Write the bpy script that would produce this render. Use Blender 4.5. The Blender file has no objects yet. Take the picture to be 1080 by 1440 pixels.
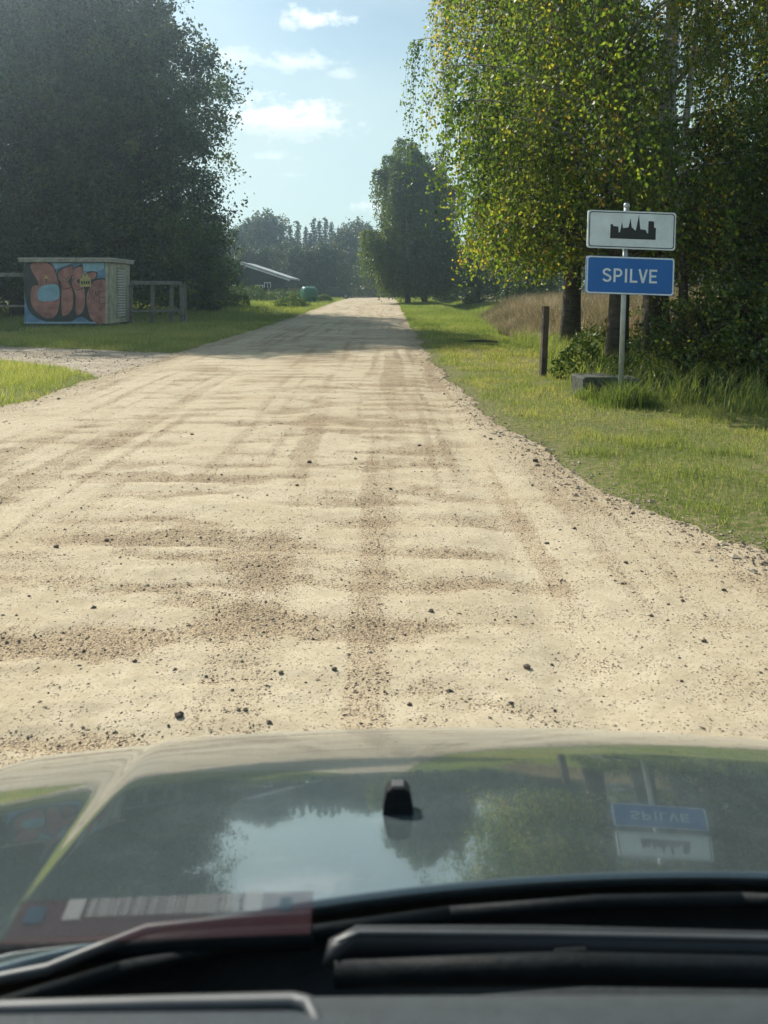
import bpy, math, numpy as np
from mathutils import Vector, Matrix

scene = bpy.context.scene
COL = scene.collection
R = math.radians

# ------------------------------------------------------------------ camera
CAM_H = 1.5
cam_d = bpy.data.cameras.new('camera')
cam = bpy.data.objects.new('camera', cam_d)
COL.objects.link(cam)
cam.location = (0, 0, CAM_H)
cam.rotation_euler = (R(90), 0, 0)
cam_d.sensor_fit = 'VERTICAL'
cam_d.sensor_height = 36
cam_d.sensor_width = 27
cam_d.lens = 27.0                     # 1080 px focal length on a 1440 px high frame
cam_d.shift_y = -0.2167
cam_d.clip_start = 0.02
cam_d.clip_end = 4000
cam_d.dof.use_dof = True
cam_d.dof.focus_distance = 11.0
cam_d.dof.aperture_fstop = 6.5
scene.camera = cam

# ------------------------------------------------------------------ sky, sun, exposure
SUN_AZ, SUN_EL = R(-38), R(38)        # azimuth measured from +Y towards +X
sun_dir = Vector((math.sin(SUN_AZ)*math.cos(SUN_EL), math.cos(SUN_AZ)*math.cos(SUN_EL), math.sin(SUN_EL)))
HAZE = 0.0014
sd = bpy.data.lights.new('sun', 'SUN')
sd.energy = 4.6
sd.angle = R(0.53)
sd.color = (1.0, 0.94, 0.83)
sun = bpy.data.objects.new('sun', sd)
COL.objects.link(sun)
sun.rotation_euler = (-sun_dir).to_track_quat('-Z', 'Y').to_euler()
sun.location = (-20, 40, 60)

scene.view_settings.view_transform = 'Standard'
scene.view_settings.look = 'None'
scene.view_settings.gamma = 1
scene.view_settings.use_curve_mapping = False
scene.view_settings.exposure = 0.62
scene.cycles.use_denoising = True
scene.cycles.max_bounces = 6
scene.cycles.diffuse_bounces = 3
scene.cycles.adaptive_threshold = 0.03
scene.cycles.transparent_max_bounces = 8
scene.cycles.transmission_bounces = 4
scene.cycles.volume_bounces = 1
scene.cycles.sample_clamp_indirect = 6


class NT:
    """small helper to write node trees"""
    def __init__(self, tree):
        self.t = tree
        tree.nodes.clear()

    def n(self, typ, **kw):
        nd = self.t.nodes.new(typ)
        ins = kw.pop('ins', {})
        for k, v in kw.items():
            setattr(nd, k, v)
        for k, v in ins.items():
            self.set(nd.inputs[k], v)
        return nd

    def set(self, sock, v):
        if hasattr(v, 'is_output') or hasattr(v, 'links'):
            self.t.links.new(v, sock)
        else:
            sock.default_value = v

    def math(self, op, a, b=0.0, c=None, clamp=False):
        nd = self.t.nodes.new('ShaderNodeMath')
        nd.operation = op
        nd.use_clamp = clamp
        self.set(nd.inputs[0], a)
        self.set(nd.inputs[1], b)
        if c is not None:
            self.set(nd.inputs[2], c)
        return nd.outputs[0]

    def mix(self, f, a, b, blend='MIX'):
        nd = self.t.nodes.new('ShaderNodeMix')
        nd.data_type = 'RGBA'
        nd.blend_type = blend
        self.set(nd.inputs[0], f)
        self.set(nd.inputs[6], a)
        self.set(nd.inputs[7], b)
        return nd.outputs[2]

    def noise(self, vec, scale, detail=4, rough=0.55, dims='3D'):
        nd = self.t.nodes.new('ShaderNodeTexNoise')
        nd.noise_dimensions = dims
        if vec is not None:
            self.t.links.new(vec, nd.inputs['Vector'])
        nd.inputs['Scale'].default_value = scale
        nd.inputs['Detail'].default_value = detail
        nd.inputs['Roughness'].default_value = rough
        return nd.outputs[0]

    def ramp(self, fac, stops, interp='LINEAR'):
        nd = self.t.nodes.new('ShaderNodeValToRGB')
        cr = nd.color_ramp
        cr.interpolation = interp
        while len(cr.elements) < len(stops):
            cr.elements.new(0.5)
        for e, (p, c) in zip(cr.elements, stops):
            e.position = p
            e.color = (*c, 1) if len(c) == 3 else c
        self.set(nd.inputs[0], fac)
        return nd.outputs[0]

    def smooth(self, x, lo, hi):
        nd = self.t.nodes.new('ShaderNodeMapRange')
        nd.interpolation_type = 'SMOOTHSTEP'
        self.set(nd.inputs[0], x)
        nd.inputs[1].default_value = lo
        nd.inputs[2].default_value = hi
        return nd.outputs[0]


world = bpy.data.worlds.new('World')
scene.world = world
world.use_nodes = True
w = NT(world.node_tree)
sky = w.n('ShaderNodeTexSky', sky_type='NISHITA')
sky.sun_disc = False
sky.sun_elevation = SUN_EL
sky.sun_rotation = SUN_AZ
sky.altitude = 0
sky.air_density = 1.0
sky.dust_density = 1.2
sky.ozone_density = 1.0
tc = w.n('ShaderNodeTexCoord')
dirv = tc.outputs['Generated']
sep = w.n('ShaderNodeSeparateXYZ', ins={0: dirv})
az = w.math('ARCTAN2', sep.outputs[0], sep.outputs[1])
el = w.math('ARCSINE', sep.outputs[2])
cv = w.n('ShaderNodeCombineXYZ', ins={0: az, 1: w.math('MULTIPLY', el, 1.5), 2: 0.3}).outputs[0]
n1 = w.noise(cv, 38, 7, 0.62)
n2 = w.noise(cv, 15, 4, 0.5)
nd = w.math('ADD', w.math('MULTIPLY', w.math('SUBTRACT', n1, 0.5), 2.6), w.math('MULTIPLY', w.math('SUBTRACT', n2, 0.5), 1.6))
# cumulus clouds: azimuth, elevation, half sizes (radians), strength
CLOUDS = [(-.093, .336, .052, .022, 1.0), (-.118, .285, .052, .016, .62), (-.190, .288, .040, .014, .45),
          (-.055, .272, .024, .010, .38), (-.125, .215, .086, .032, 1.1), (-.145, .170, .030, .008, .4),
          (-.012, .108, .040, .020, .95), (-.122, .148, .022, .007, .3),
          (.42, .33, .12, .04, 1.0), (.75, .22, .16, .04, .9), (-.9, .30, .14, .04, 1.0), (1.4, .3, .2, .05, .9),
          (2.1, .25, .25, .06, 1.0), (-1.7, .27, .2, .05, 1.0), (2.8, .4, .22, .07, .9), (-2.5, .33, .25, .06, 1.0)]
dens = None
under = None
for ca, ce, ra, re, st in CLOUDS:
    dx = w.math('DIVIDE', w.math('SUBTRACT', az, ca), ra)
    dy = w.math('DIVIDE', w.math('SUBTRACT', el, ce), re)
    # flatter base than top
    dyb = w.math('MAXIMUM', dy, w.math('MULTIPLY', dy, -1.5))
    r = w.math('SQRT', w.math('ADD', w.math('MULTIPLY', dx, dx), w.math('MULTIPLY', dyb, dyb)))
    m = w.math('ADD', w.math('SUBTRACT', 1.0, r), nd)
    m = w.math('MULTIPLY', w.smooth(m, 0.0, 0.95), st)
    u = w.math('MULTIPLY', m, w.smooth(w.math('SUBTRACT', w.math('MULTIPLY', nd, .5), dy), -0.15, 1.0))
    dens = m if dens is None else w.math('MAXIMUM', dens, m)
    under = u if under is None else w.math('MAXIMUM', under, u)
dens = w.math('MINIMUM', dens, 1.0)
# thin high veil over the whole sky
cv2 = w.n('ShaderNodeCombineXYZ', ins={0: az, 1: w.math('MULTIPLY', el, 3.0), 2: 1.7}).outputs[0]
veil = w.math('MULTIPLY', w.smooth(w.noise(cv2, 2.6, 5, 0.55), 0.25, 0.75), 0.45)
skyb = w.mix(1.0, sky.outputs[0], (.82, 1.0, .98, 1), 'MULTIPLY')
veil = w.math('ADD', veil, w.math('MULTIPLY', w.smooth(el, .50, .12), .50))
veil = w.math('MINIMUM', veil, .92)
skyc = w.mix(veil, skyb, (6.4, 7.9, 7.8, 1))
cloudc = w.mix(w.math('MULTIPLY', under, .95), (11.0, 11.6, 11.6, 1), (4.9, 6.2, 7.1, 1))
final = w.mix(w.math('MULTIPLY', dens, 0.9), skyc, cloudc)
bg = w.n('ShaderNodeBackground', ins={0: final, 1: 0.074})
out = w.n('ShaderNodeOutputWorld', ins={0: bg.outputs[0]})


# ------------------------------------------------------------------ mesh helpers
def mesh_np(name, V, quads=None, tris=None, mats=(), smooth=False, tint=None, attrs=None, midx=None):
    V = np.asarray(V, dtype=np.float32).reshape(-1, 3)
    me = bpy.data.meshes.new(name)
    nq = 0 if quads is None else len(quads)
    nt = 0 if tris is None else len(tris)
    me.vertices.add(len(V))
    me.vertices.foreach_set('co', V.ravel())
    loops = []
    if nq:
        loops.append(np.asarray(quads, dtype=np.int32).ravel())
    if nt:
        loops.append(np.asarray(tris, dtype=np.int32).ravel())
    L = np.concatenate(loops)
    me.loops.add(len(L))
    me.loops.foreach_set('vertex_index', L)
    me.polygons.add(nq+nt)
    starts = np.concatenate([np.arange(nq)*4, nq*4+np.arange(nt)*3]).astype(np.int32)
    me.polygons.foreach_set('loop_start', starts)
    if midx is not None:
        me.polygons.foreach_set('material_index', np.asarray(midx, dtype=np.int32))
    me.polygons.foreach_set('use_smooth', np.full(nq+nt, smooth, dtype=bool))
    me.update(calc_edges=True)
    for m in mats:
        me.materials.append(m)
    if tint is not None:
        a = me.attributes.new('tint', 'FLOAT', 'POINT')
        a.data.foreach_set('value', np.asarray(tint, dtype=np.float32))
    for k, v in (attrs or {}).items():
        a = me.attributes.new(k, 'FLOAT', 'POINT')
        a.data.foreach_set('value', np.asarray(v, dtype=np.float32).ravel())
    return me


class MB:
    """collects solid pieces for ONE mesh"""
    def __init__(self):
        self.v = []
        self.q = []
        self.t = []
        self.n = 0

    def add(self, V, quads=(), tris=()):
        V = np.asarray(V, float).reshape(-1, 3)
        if len(quads):
            self.q.append(np.asarray(quads, int)+self.n)
        if len(tris):
            self.t.append(np.asarray(tris, int)+self.n)
        self.v.append(V)
        self.n += len(V)
        return self

    def box(self, lo, hi, bev=0.0, rot=None, at=(0, 0, 0)):
        x0, y0, z0 = lo
        x1, y1, z1 = hi
        if bev <= 0:
            V = np.array([(x, y, z) for z in (z0, z1) for y in (y0, y1) for x in (x0, x1)], float)
            Q = [(0, 2, 3, 1), (4, 5, 7, 6), (0, 1, 5, 4), (2, 6, 7, 3), (0, 4, 6, 2), (1, 3, 7, 5)]
            T = []
        else:
            b = min(bev, .45*min(x1-x0, y1-y0, z1-z0))
            V = []
            idx = {}
            for i, X in enumerate((x0, x1)):
                for j, Y in enumerate((y0, y1)):
                    for k, Z in enumerate((z0, z1)):
                        sx, sy, sz = (b if i == 0 else -b), (b if j == 0 else -b), (b if k == 0 else -b)
                        idx[i, j, k, 0] = len(V); V.append((X, Y+sy, Z+sz))
                        idx[i, j, k, 1] = len(V); V.append((X+sx, Y, Z+sz))
                        idx[i, j, k, 2] = len(V); V.append((X+sx, Y+sy, Z))
            V = np.array(V)
            Q, T = [], []
            for i in (0, 1):
                Q.append([idx[i, 0, 0, 0], idx[i, 1, 0, 0], idx[i, 1, 1, 0], idx[i, 0, 1, 0]])
                Q.append([idx[0, i, 0, 1], idx[1, i, 0, 1], idx[1, i, 1, 1], idx[0, i, 1, 1]])
                Q.append([idx[0, 0, i, 2], idx[1, 0, i, 2], idx[1, 1, i, 2], idx[0, 1, i, 2]])
            for a in (0, 1):
                for c in (0, 1):
                    Q.append([idx[a, c, 0, 0], idx[a, c, 1, 0], idx[a, c, 1, 1], idx[a, c, 0, 1]])
                    Q.append([idx[a, 0, c, 0], idx[a, 1, c, 0], idx[a, 1, c, 2], idx[a, 0, c, 2]])
                    Q.append([idx[0, a, c, 1], idx[1, a, c, 1], idx[1, a, c, 2], idx[0, a, c, 2]])
            for a in (0, 1):
                for c in (0, 1):
                    for d in (0, 1):
                        T.append([idx[a, c, d, 0], idx[a, c, d, 1], idx[a, c, d, 2]])
        if rot is not None:
            V = V @ np.array(rot.to_3x3()).T
        return self.add(V+np.array(at), Q, T)

    def tube(self, pts, rad, n=8, cap=True, flat=1.0):
        P = np.asarray(pts, float)
        m = len(P)
        r = np.broadcast_to(np.asarray(rad, float), (m,))
        T = np.gradient(P, axis=0)
        T /= np.linalg.norm(T, axis=1)[:, None]+1e-9
        ref = np.array([0, 0, 1.]) if abs(T[0, 2]) < .8 else np.array([1., 0, 0])
        A = np.cross(T, ref); A /= np.linalg.norm(A, axis=1)[:, None]+1e-9
        B = np.cross(T, A)
        th = np.arange(n)*2*math.pi/n
        V = P[:, None] + r[:, None, None]*(np.cos(th)[None, :, None]*A[:, None]+flat*np.sin(th)[None, :, None]*B[:, None])
        i = np.arange(m-1)[:, None]*n
        j = np.arange(n)[None]
        k = (j+1) % n
        Q = np.stack([i+j, i+k, i+n+k, i+n+j], -1).reshape(-1, 4)
        V = V.reshape(-1, 3)
        tr = []
        if cap:
            V = np.vstack([V, P[0], P[-1]])
            c0, c1 = m*n, m*n+1
            tr = [(c0, (a+1) % n, a) for a in range(n)]+[(c1, (m-1)*n+a, (m-1)*n+(a+1) % n) for a in range(n)]
        return self.add(V, Q, tr)

    def lathe(self, prof, n=24, axis='Z', at=(0, 0, 0)):
        prof = np.asarray(prof, float)
        th = np.arange(n)*2*math.pi/n
        m = len(prof)
        c, s = np.cos(th), np.sin(th)
        V = np.zeros((m, n, 3))
        V[..., 0] = prof[:, 0:1]*c
        V[..., 1] = prof[:, 0:1]*s
        V[..., 2] = prof[:, 1:2]
        if axis == 'X':
            V = V[..., [2, 0, 1]]
        if axis == 'Y':
            V = V[..., [0, 2, 1]]
        i = np.arange(m-1)[:, None]*n
        j = np.arange(n)[None]
        k = (j+1) % n
        Q = np.stack([i+j, i+k, i+n+k, i+n+j], -1).reshape(-1, 4)
        return self.add(V.reshape(-1, 3)+np.array(at), Q)

    def prism(self, poly, d0, d1, plane='XZ'):
        """extrude a polygon of the XZ plane along Y (or XY along Z)"""
        from mathutils.geometry import tessellate_polygon
        n = len(poly)
        tri = tessellate_polygon([[Vector((p[0], p[1], 0)) for p in poly]])
        mk = (lambda p, d: (p[0], d, p[1])) if plane == 'XZ' else ((lambda p, d: (d, p[0], p[1])) if plane == 'YZ' else (lambda p, d: (p[0], p[1], d)))
        V = [mk(p, d0) for p in poly]+[mk(p, d1) for p in poly]
        T = [tuple(t) for t in tri]+[(t[2]+n, t[1]+n, t[0]+n) for t in tri]
        Q = [(a, (a+1) % n, (a+1) % n+n, a+n) for a in range(n)]
        return self.add(V, Q, T)

    def mesh(self, name, mat, smooth=False):
        V = np.vstack(self.v)
        q = np.vstack(self.q) if self.q else None
        t = np.vstack(self.t) if self.t else None
        me = mesh_np(name, V, q, t, [mat] if mat else [], smooth)
        import bmesh
        bm = bmesh.new(); bm.from_mesh(me)
        bmesh.ops.recalc_face_normals(bm, faces=bm.faces[:])
        bm.to_mesh(me); bm.free()
        return me

    def build(self, name, mat, parent=None, smooth=False, loc=None):
        return obj(name, self.mesh(name, mat, smooth), parent, loc)


def obj(name, me, parent=None, loc=None):
    o = bpy.data.objects.new(name, me)
    COL.objects.link(o)
    if parent is not None:
        o.parent = parent
    if loc is not None:
        o.location = loc
    return o


def tag(o, label=None, cat=None, group=None, kind=None):
    if label: o['label'] = label
    if cat: o['category'] = cat
    if group: o['group'] = group
    if kind: o['kind'] = kind
    return o


def thing(name, label, cat, loc=(0, 0, 0), rz=0, group=None, scale=1.0):
    o = bpy.data.objects.new(name, None)
    COL.objects.link(o)
    o.empty_display_size = .2
    o.location = loc
    o.rotation_euler = (0, 0, rz)
    o.scale = (scale,)*3 if not isinstance(scale, tuple) else scale
    return tag(o, label, cat, group)


# ------------------------------------------------------------------ numpy noise
def vnoise(x, y, seed=0):
    x = np.asarray(x, float); y = np.asarray(y, float)
    xi = np.floor(x).astype(np.int64); yi = np.floor(y).astype(np.int64)
    fx, fy = x-xi, y-yi
    fx = fx*fx*(3-2*fx); fy = fy*fy*(3-2*fy)

    def h(a, b):
        k = (a*374761393+b*668265263+seed*974711) & 0x7fffffff
        k = ((k ^ (k >> 13))*1274126177) & 0x7fffffff
        k = ((k ^ (k >> 15))*2246822519) & 0x7fffffff
        return ((k ^ (k >> 16)) & 0xffff)/65535.0
    return (h(xi, yi)*(1-fx)+h(xi+1, yi)*fx)*(1-fy)+(h(xi, yi+1)*(1-fx)+h(xi+1, yi+1)*fx)*fy


def fbm(x, y, seed=0, o=4):
    s = 0; a = .5; t = 0
    for i in range(o):
        s = s+a*vnoise(x*2**i, y*2**i, seed+i*17); t += a; a *= .5
    return s/t


def sstep(x, a, b):
    t = np.clip((np.asarray(x, float)-a)/(b-a), 0, 1)
    return t*t*(3-2*t)


# ------------------------------------------------------------------ terrain shape
def rise(y):
    return .38*sstep(y, 25, 95)-1.2*sstep(y, 125, 240)


def road_l(y):
    return -4.85+.25*(fbm(y/1.3, 0*y, 3)-.5)+.10*(vnoise(y/.25, 0*y, 4)-.5)


def road_r(y):
    y = np.asarray(y, float)
    base = np.interp(y, [0, 2, 4.47, 5.95, 8, 10.7, 16, 22.5, 75, 130], [3.3, 3.0, 2.24, 1.62, 1.35, 1.17, 1.05, 1.04, 1.45, 1.5])
    return base+.26*(fbm(y/1.1, 0*y+9, 5)-.5)+.12*(vnoise(y/.22, 0*y, 6)-.5)


def track_c(x):
    return 15.7+4.6*(1-np.exp(-np.maximum(-5-np.asarray(x, float), 0)/5.0))


def track_hw(x):
    x = np.asarray(x, float)
    return 1.55+.9*np.exp(-np.maximum(-4.9-x, 0)/1.2)+.25*(fbm(x/.8, 0*x, 8)-.5)


def zbase(x, y):
    x = np.asarray(x, float); y = np.asarray(y, float)
    z = rise(y)
    z = z+.10*(fbm(x/3.5, y/3.5, 11)-.5)*sstep(np.abs(x+1.9), 3.2, 5)
    z = z-.45*np.exp(-((x-4.9-.02*y)/1.2)**2)*sstep(y, 17, 26)*(1-sstep(y, 90, 110))   # ditch on the right
    z = z+.5*sstep(x, 7, 16)*sstep(y, 17, 30)
    return z


def on_road(x, y, m=0.0):
    return (x > road_l(y)-m) & (x < road_r(y)+m)


def on_track(x, y, m=0.0):
    return (x < -4.4) & (np.abs(y-track_c(x)) < track_hw(x)+m)


def zg(x, y):
    return float(zbase(x, y))


rng = np.random.default_rng(7)

# ------------------------------------------------------------------ materials
MATS = {}


def newmat(name):
    m = bpy.data.materials.new(name)
    m.use_nodes = True
    MATS[name] = m
    return m, NT(m.node_tree)


def simple(name, col, rough=.7, var=.15, scale=8, bump=.0, metal=0.0, spec=.4, bscale=None, dark=None):
    m, t = newmat(name)
    tc = t.n('ShaderNodeTexCoord')
    n = t.noise(tc.outputs['Object'], scale, 6, .6)
    d = dark or tuple(c*(1-2*var) for c in col)
    c = t.ramp(n, [(.3, d), (.7, tuple(min(1, c*(1+var)) for c in col))])
    p = t.n('ShaderNodeBsdfPrincipled', ins={'Base Color': c, 'Roughness': rough, 'Metallic': metal, 'Specular IOR Level': spec})
    if bump:
        n2 = t.noise(tc.outputs['Object'], bscale or scale*4, 5, .6)
        b = t.n('ShaderNodeBump', ins={'Strength': bump, 'Distance': .02, 'Height': n2})
        t.t.links.new(b.outputs[0], p.inputs['Normal'])
    t.n('ShaderNodeOutputMaterial', ins={0: p.outputs[0]})
    return m


def leafmat(name, stops, trans=.45, tcol=(1.25, 1.2, .55), rough=.45, spec=.35):
    m, t = newmat(name)
    a = t.n('ShaderNodeAttribute', attribute_name='tint')
    c = t.ramp(a.outputs['Fac'], stops)
    p = t.n('ShaderNodeBsdfPrincipled', ins={'Base Color': c, 'Roughness': rough, 'Specular IOR Level': spec})
    tcn = t.mix(1.0, c, (*tcol, 1), 'MULTIPLY')
    tr = t.n('ShaderNodeBsdfTranslucent', ins={'Color': tcn})
    mx = t.n('ShaderNodeMixShader', ins={0: trans, 1: p.outputs[0], 2: tr.outputs[0]})
    t.n('ShaderNodeOutputMaterial', ins={0: mx.outputs[0]})
    return m


M_birch = leafmat('birch_leaf', [(0, (.035, .07, .018)), (.40, (.105, .16, .032)), (.66, (.20, .225, .045)), (.88, (.34, .30, .065)), (1, (.40, .27, .06))], .62, (1.75, 1.75, .7))
M_birch2 = leafmat('far_birch_leaf', [(0, (.05, .085, .022)), (.6, (.10, .145, .035)), (1, (.22, .24, .06))], .5, (1.4, 1.4, .6))
M_alder = leafmat('broad_leaf', [(0, (.014, .034, .013)), (.5, (.04, .075, .022)), (.9, (.085, .13, .03)), (1, (.13, .14, .035))], .35, (1.3, 1.4, .6))
M_shrub = leafmat('shrub_leaf', [(0, (.03, .06, .018)), (.6, (.075, .12, .028)), (.93, (.15, .19, .03)), (1, (.4, .34, .05))], .45, (1.5, 1.5, .6), rough=.3, spec=.6)
M_spruce = leafmat('spruce_needles', [(0, (.014, .032, .020)), (1, (.035, .06, .032))], .15, (1, 1, .7), .6)
M_forest = leafmat('forest_leaf', [(0, (.025, .05, .022)), (.8, (.055, .09, .03)), (1, (.14, .13, .04))], .35)
M_grass = leafmat('grass_blade', [(0, (.10, .15, .05)), (.4, (.21, .26, .09)), (.65, (.33, .345, .15)), (.85, (.43, .38, .21)), (1, (.44, .36, .20))], .5, (1.45, 1.45, .6), .5, .3)
M_dry = leafmat('dry_grass', [(0, (.10, .12, .035)), (.22, (.17, .135, .075)), (.5, (.27, .21, .125)), (.8, (.42, .35, .22)), (1, (.5, .44, .3))], .35, (1.1, 1.0, .8), .6)
M_weed = leafmat('weed_leaf', [(0, (.03, .07, .015)), (.6, (.07, .13, .022)), (.95, (.15, .19, .03)), (1, (.4, .33, .03))], .4)

M_bark_birch, t = newmat('birch_bark')
tcn = t.n('ShaderNodeTexCoord')
mp = t.n('ShaderNodeMapping', ins={0: tcn.outputs['Object'], 'Scale': (1, 1, .35)})
n = t.noise(mp.outputs[0], 9, 6, .65)
mp2 = t.n('ShaderNodeMapping', ins={0: tcn.outputs['Object'], 'Scale': (1, 1, 3.2)})
n2 = t.noise(mp2.outputs[0], 5, 4, .6)
sepz = t.n('ShaderNodeSeparateXYZ', ins={0: tcn.outputs['Object']})
hgt = t.smooth(sepz.outputs[2], .8, 6.0)
whi = t.smooth(t.math('ADD', t.math('MULTIPLY', n, .7), t.math('MULTIPLY', hgt, .30)), .45, .55)
c = t.mix(whi, t.ramp(n2, [(.3, (.022, .018, .015)), (.7, (.085, .07, .055))]), t.ramp(n2, [(.36, (.06, .05, .045)), (.46, (.45, .43, .39))]))
p = t.n('ShaderNodeBsdfPrincipled', ins={'Base Color': c, 'Roughness': .85})
b = t.n('ShaderNodeBump', ins={'Strength': .9, 'Distance': .04, 'Height': n})
t.t.links.new(b.outputs[0], p.inputs['Normal'])
t.n('ShaderNodeOutputMaterial', ins={0: p.outputs[0]})
M_bark = simple('bark', (.07, .055, .042), .9, .3, 6, .8)
M_twig = simple('twig_bark', (.06, .045, .035), .8, .3, 10)

# ground under the grass
M_ground, t = newmat('turf_soil')
tcn = t.n('ShaderNodeTexCoord')
n = t.noise(tcn.outputs['Object'], .35, 6, .6)
n2 = t.noise(tcn.outputs['Object'], 14, 5, .7)
c1 = t.ramp(n, [(.3, (.07, .10, .025)), (.55, (.12, .14, .04)), (.75, (.19, .18, .075))])
c = t.mix(t.smooth(n2, .42, .65), c1, (.22, .18, .10, 1))
p = t.n('ShaderNodeBsdfPrincipled', ins={'Base Color': c, 'Roughness': .95, 'Specular IOR Level': .1})
b = t.n('ShaderNodeBump', ins={'Strength': .8, 'Distance': .04, 'Height': n2})
t.t.links.new(b.outputs[0], p.inputs['Normal'])
t.n('ShaderNodeOutputMaterial', ins={0: p.outputs[0]})


def roadmat(name, sand0, sand1, grv0, grv1):
    m, t = newmat(name)
    tcn = t.n('ShaderNodeTexCoord')
    o = tcn.outputs['Object']
    g = t.n('ShaderNodeAttribute', attribute_name='grav').outputs['Fac']
    big = t.noise(o, .8, 5, .6)
    fine = t.noise(o, 45, 6, .75)
    mid = t.noise(o, 9, 6, .7)
    vor = t.n('ShaderNodeTexVoronoi', feature='F1', ins={'Vector': o, 'Scale': 150.0})
    vor2 = t.n('ShaderNodeTexVoronoi', feature='F1', ins={'Vector': o, 'Scale': 72.0})
    sand = t.mix(t.smooth(mid, .3, .7), (*sand0, 1), (*sand1, 1))
    sand = t.mix(t.math('MULTIPLY', t.smooth(big, .4, .7), .35), sand, (sand0[0]*.86, sand0[1]*.78, sand0[2]*.66, 1))
    gcol = t.mix(t.n('ShaderNodeSeparateColor', ins={0: vor.outputs['Color']}).outputs[0], (*grv0, 1), (*grv1, 1))
    # loose grains: probability per cell rises with the gravel amount
    cell = t.n('ShaderNodeSeparateColor', ins={0: vor.outputs['Color']}).outputs[1]
    cell2 = t.n('ShaderNodeSeparateColor', ins={0: vor2.outputs['Color']}).outputs[1]
    gm = t.math('ADD', t.math('ADD', t.math('MULTIPLY', g, .85), .06), t.math('MULTIPLY', t.math('SUBTRACT', mid, .5), .8))
    k1 = t.math('MULTIPLY', t.smooth(t.math('SUBTRACT', gm, cell), -.12, .08), t.smooth(vor.outputs['Distance'], .62, .42))
    k2 = t.math('MULTIPLY', t.smooth(t.math('SUBTRACT', t.math('MULTIPLY', gm, .5), cell2), -.04, .02), t.smooth(vor2.outputs['Distance'], .45, .3))
    base = t.mix(t.math('MULTIPLY', t.smooth(gm, .05, .9), .68), sand, ((grv1[0]+.08), (grv1[1]+.05), (grv1[2]+.02), 1))
    c = t.mix(t.math('MULTIPLY', k1, .85), base, gcol)
    c = t.mix(t.math('MULTIPLY', k2, .8), c, (grv0[0]*.8, grv0[1]*.8, grv0[2]*.85, 1))
    c = t.mix(t.math('MULTIPLY', t.smooth(fine, .50, .70), .42), c, (sand0[0]*.6, sand0[1]*.55, sand0[2]*.45, 1))
    p = t.n('ShaderNodeBsdfPrincipled', ins={'Base Color': c, 'Roughness': .95, 'Specular IOR Level': .15})
    h = t.math('ADD', t.math('MULTIPLY', fine, .5), t.math('ADD', t.math('MULTIPLY', k1, .5), t.math('MULTIPLY', k2, .9)))
    b = t.n('ShaderNodeBump', ins={'Strength': .75, 'Distance': .012, 'Height': h})
    t.t.links.new(b.outputs[0], p.inputs['Normal'])
    t.n('ShaderNodeOutputMaterial', ins={0: p.outputs[0]})
    return m


M_road = roadmat('sandy_gravel', (.43, .36, .25), (.54, .465, .34), (.12, .095, .072), (.33, .25, .165))
M_track = roadmat('grey_gravel', (.42, .36, .27), (.52, .45, .35), (.13, .115, .095), (.34, .29, .23))
M_stone = leafmat('stone', [(0, (.045, .042, .045)), (.5, (.16, .13, .10)), (.85, (.34, .27, .185)), (1, (.48, .43, .35))], 0.0, rough=.85, spec=.2)

# ------------------------------------------------------------------ ground sheet
gx = np.unique(np.concatenate([np.linspace(-900, -40, 30), np.linspace(-40, 30, 176), np.linspace(30, 900, 30)]))
gy = np.unique(np.concatenate([np.linspace(-300, -5, 14), np.linspace(-5, 60, 164), np.linspace(60, 240, 60), np.linspace(240, 1500, 24)]))
GX, GY = np.meshgrid(gx, gy)
GZ = zbase(GX, GY)
inside = (GX > road_l(GY)+.25) & (GX < road_r(GY)-.25) & (GY < 140)
GZ = GZ-.25*inside
GZ = GZ-.15*((GX < -5.0) & (GX > -26) & (np.abs(GY-track_c(GX)) < track_hw(GX)-.35))
ny, nx = GX.shape
ii = (np.arange(ny-1)[:, None]*nx+np.arange(nx-1)[None]).ravel()
gq = np.stack([ii, ii+1, ii+nx+1, ii+nx], -1)
ground = obj('ground', mesh_np('ground', np.stack([GX, GY, GZ], -1), gq, mats=[M_ground], smooth=True))
tag(ground, kind='structure')

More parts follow.
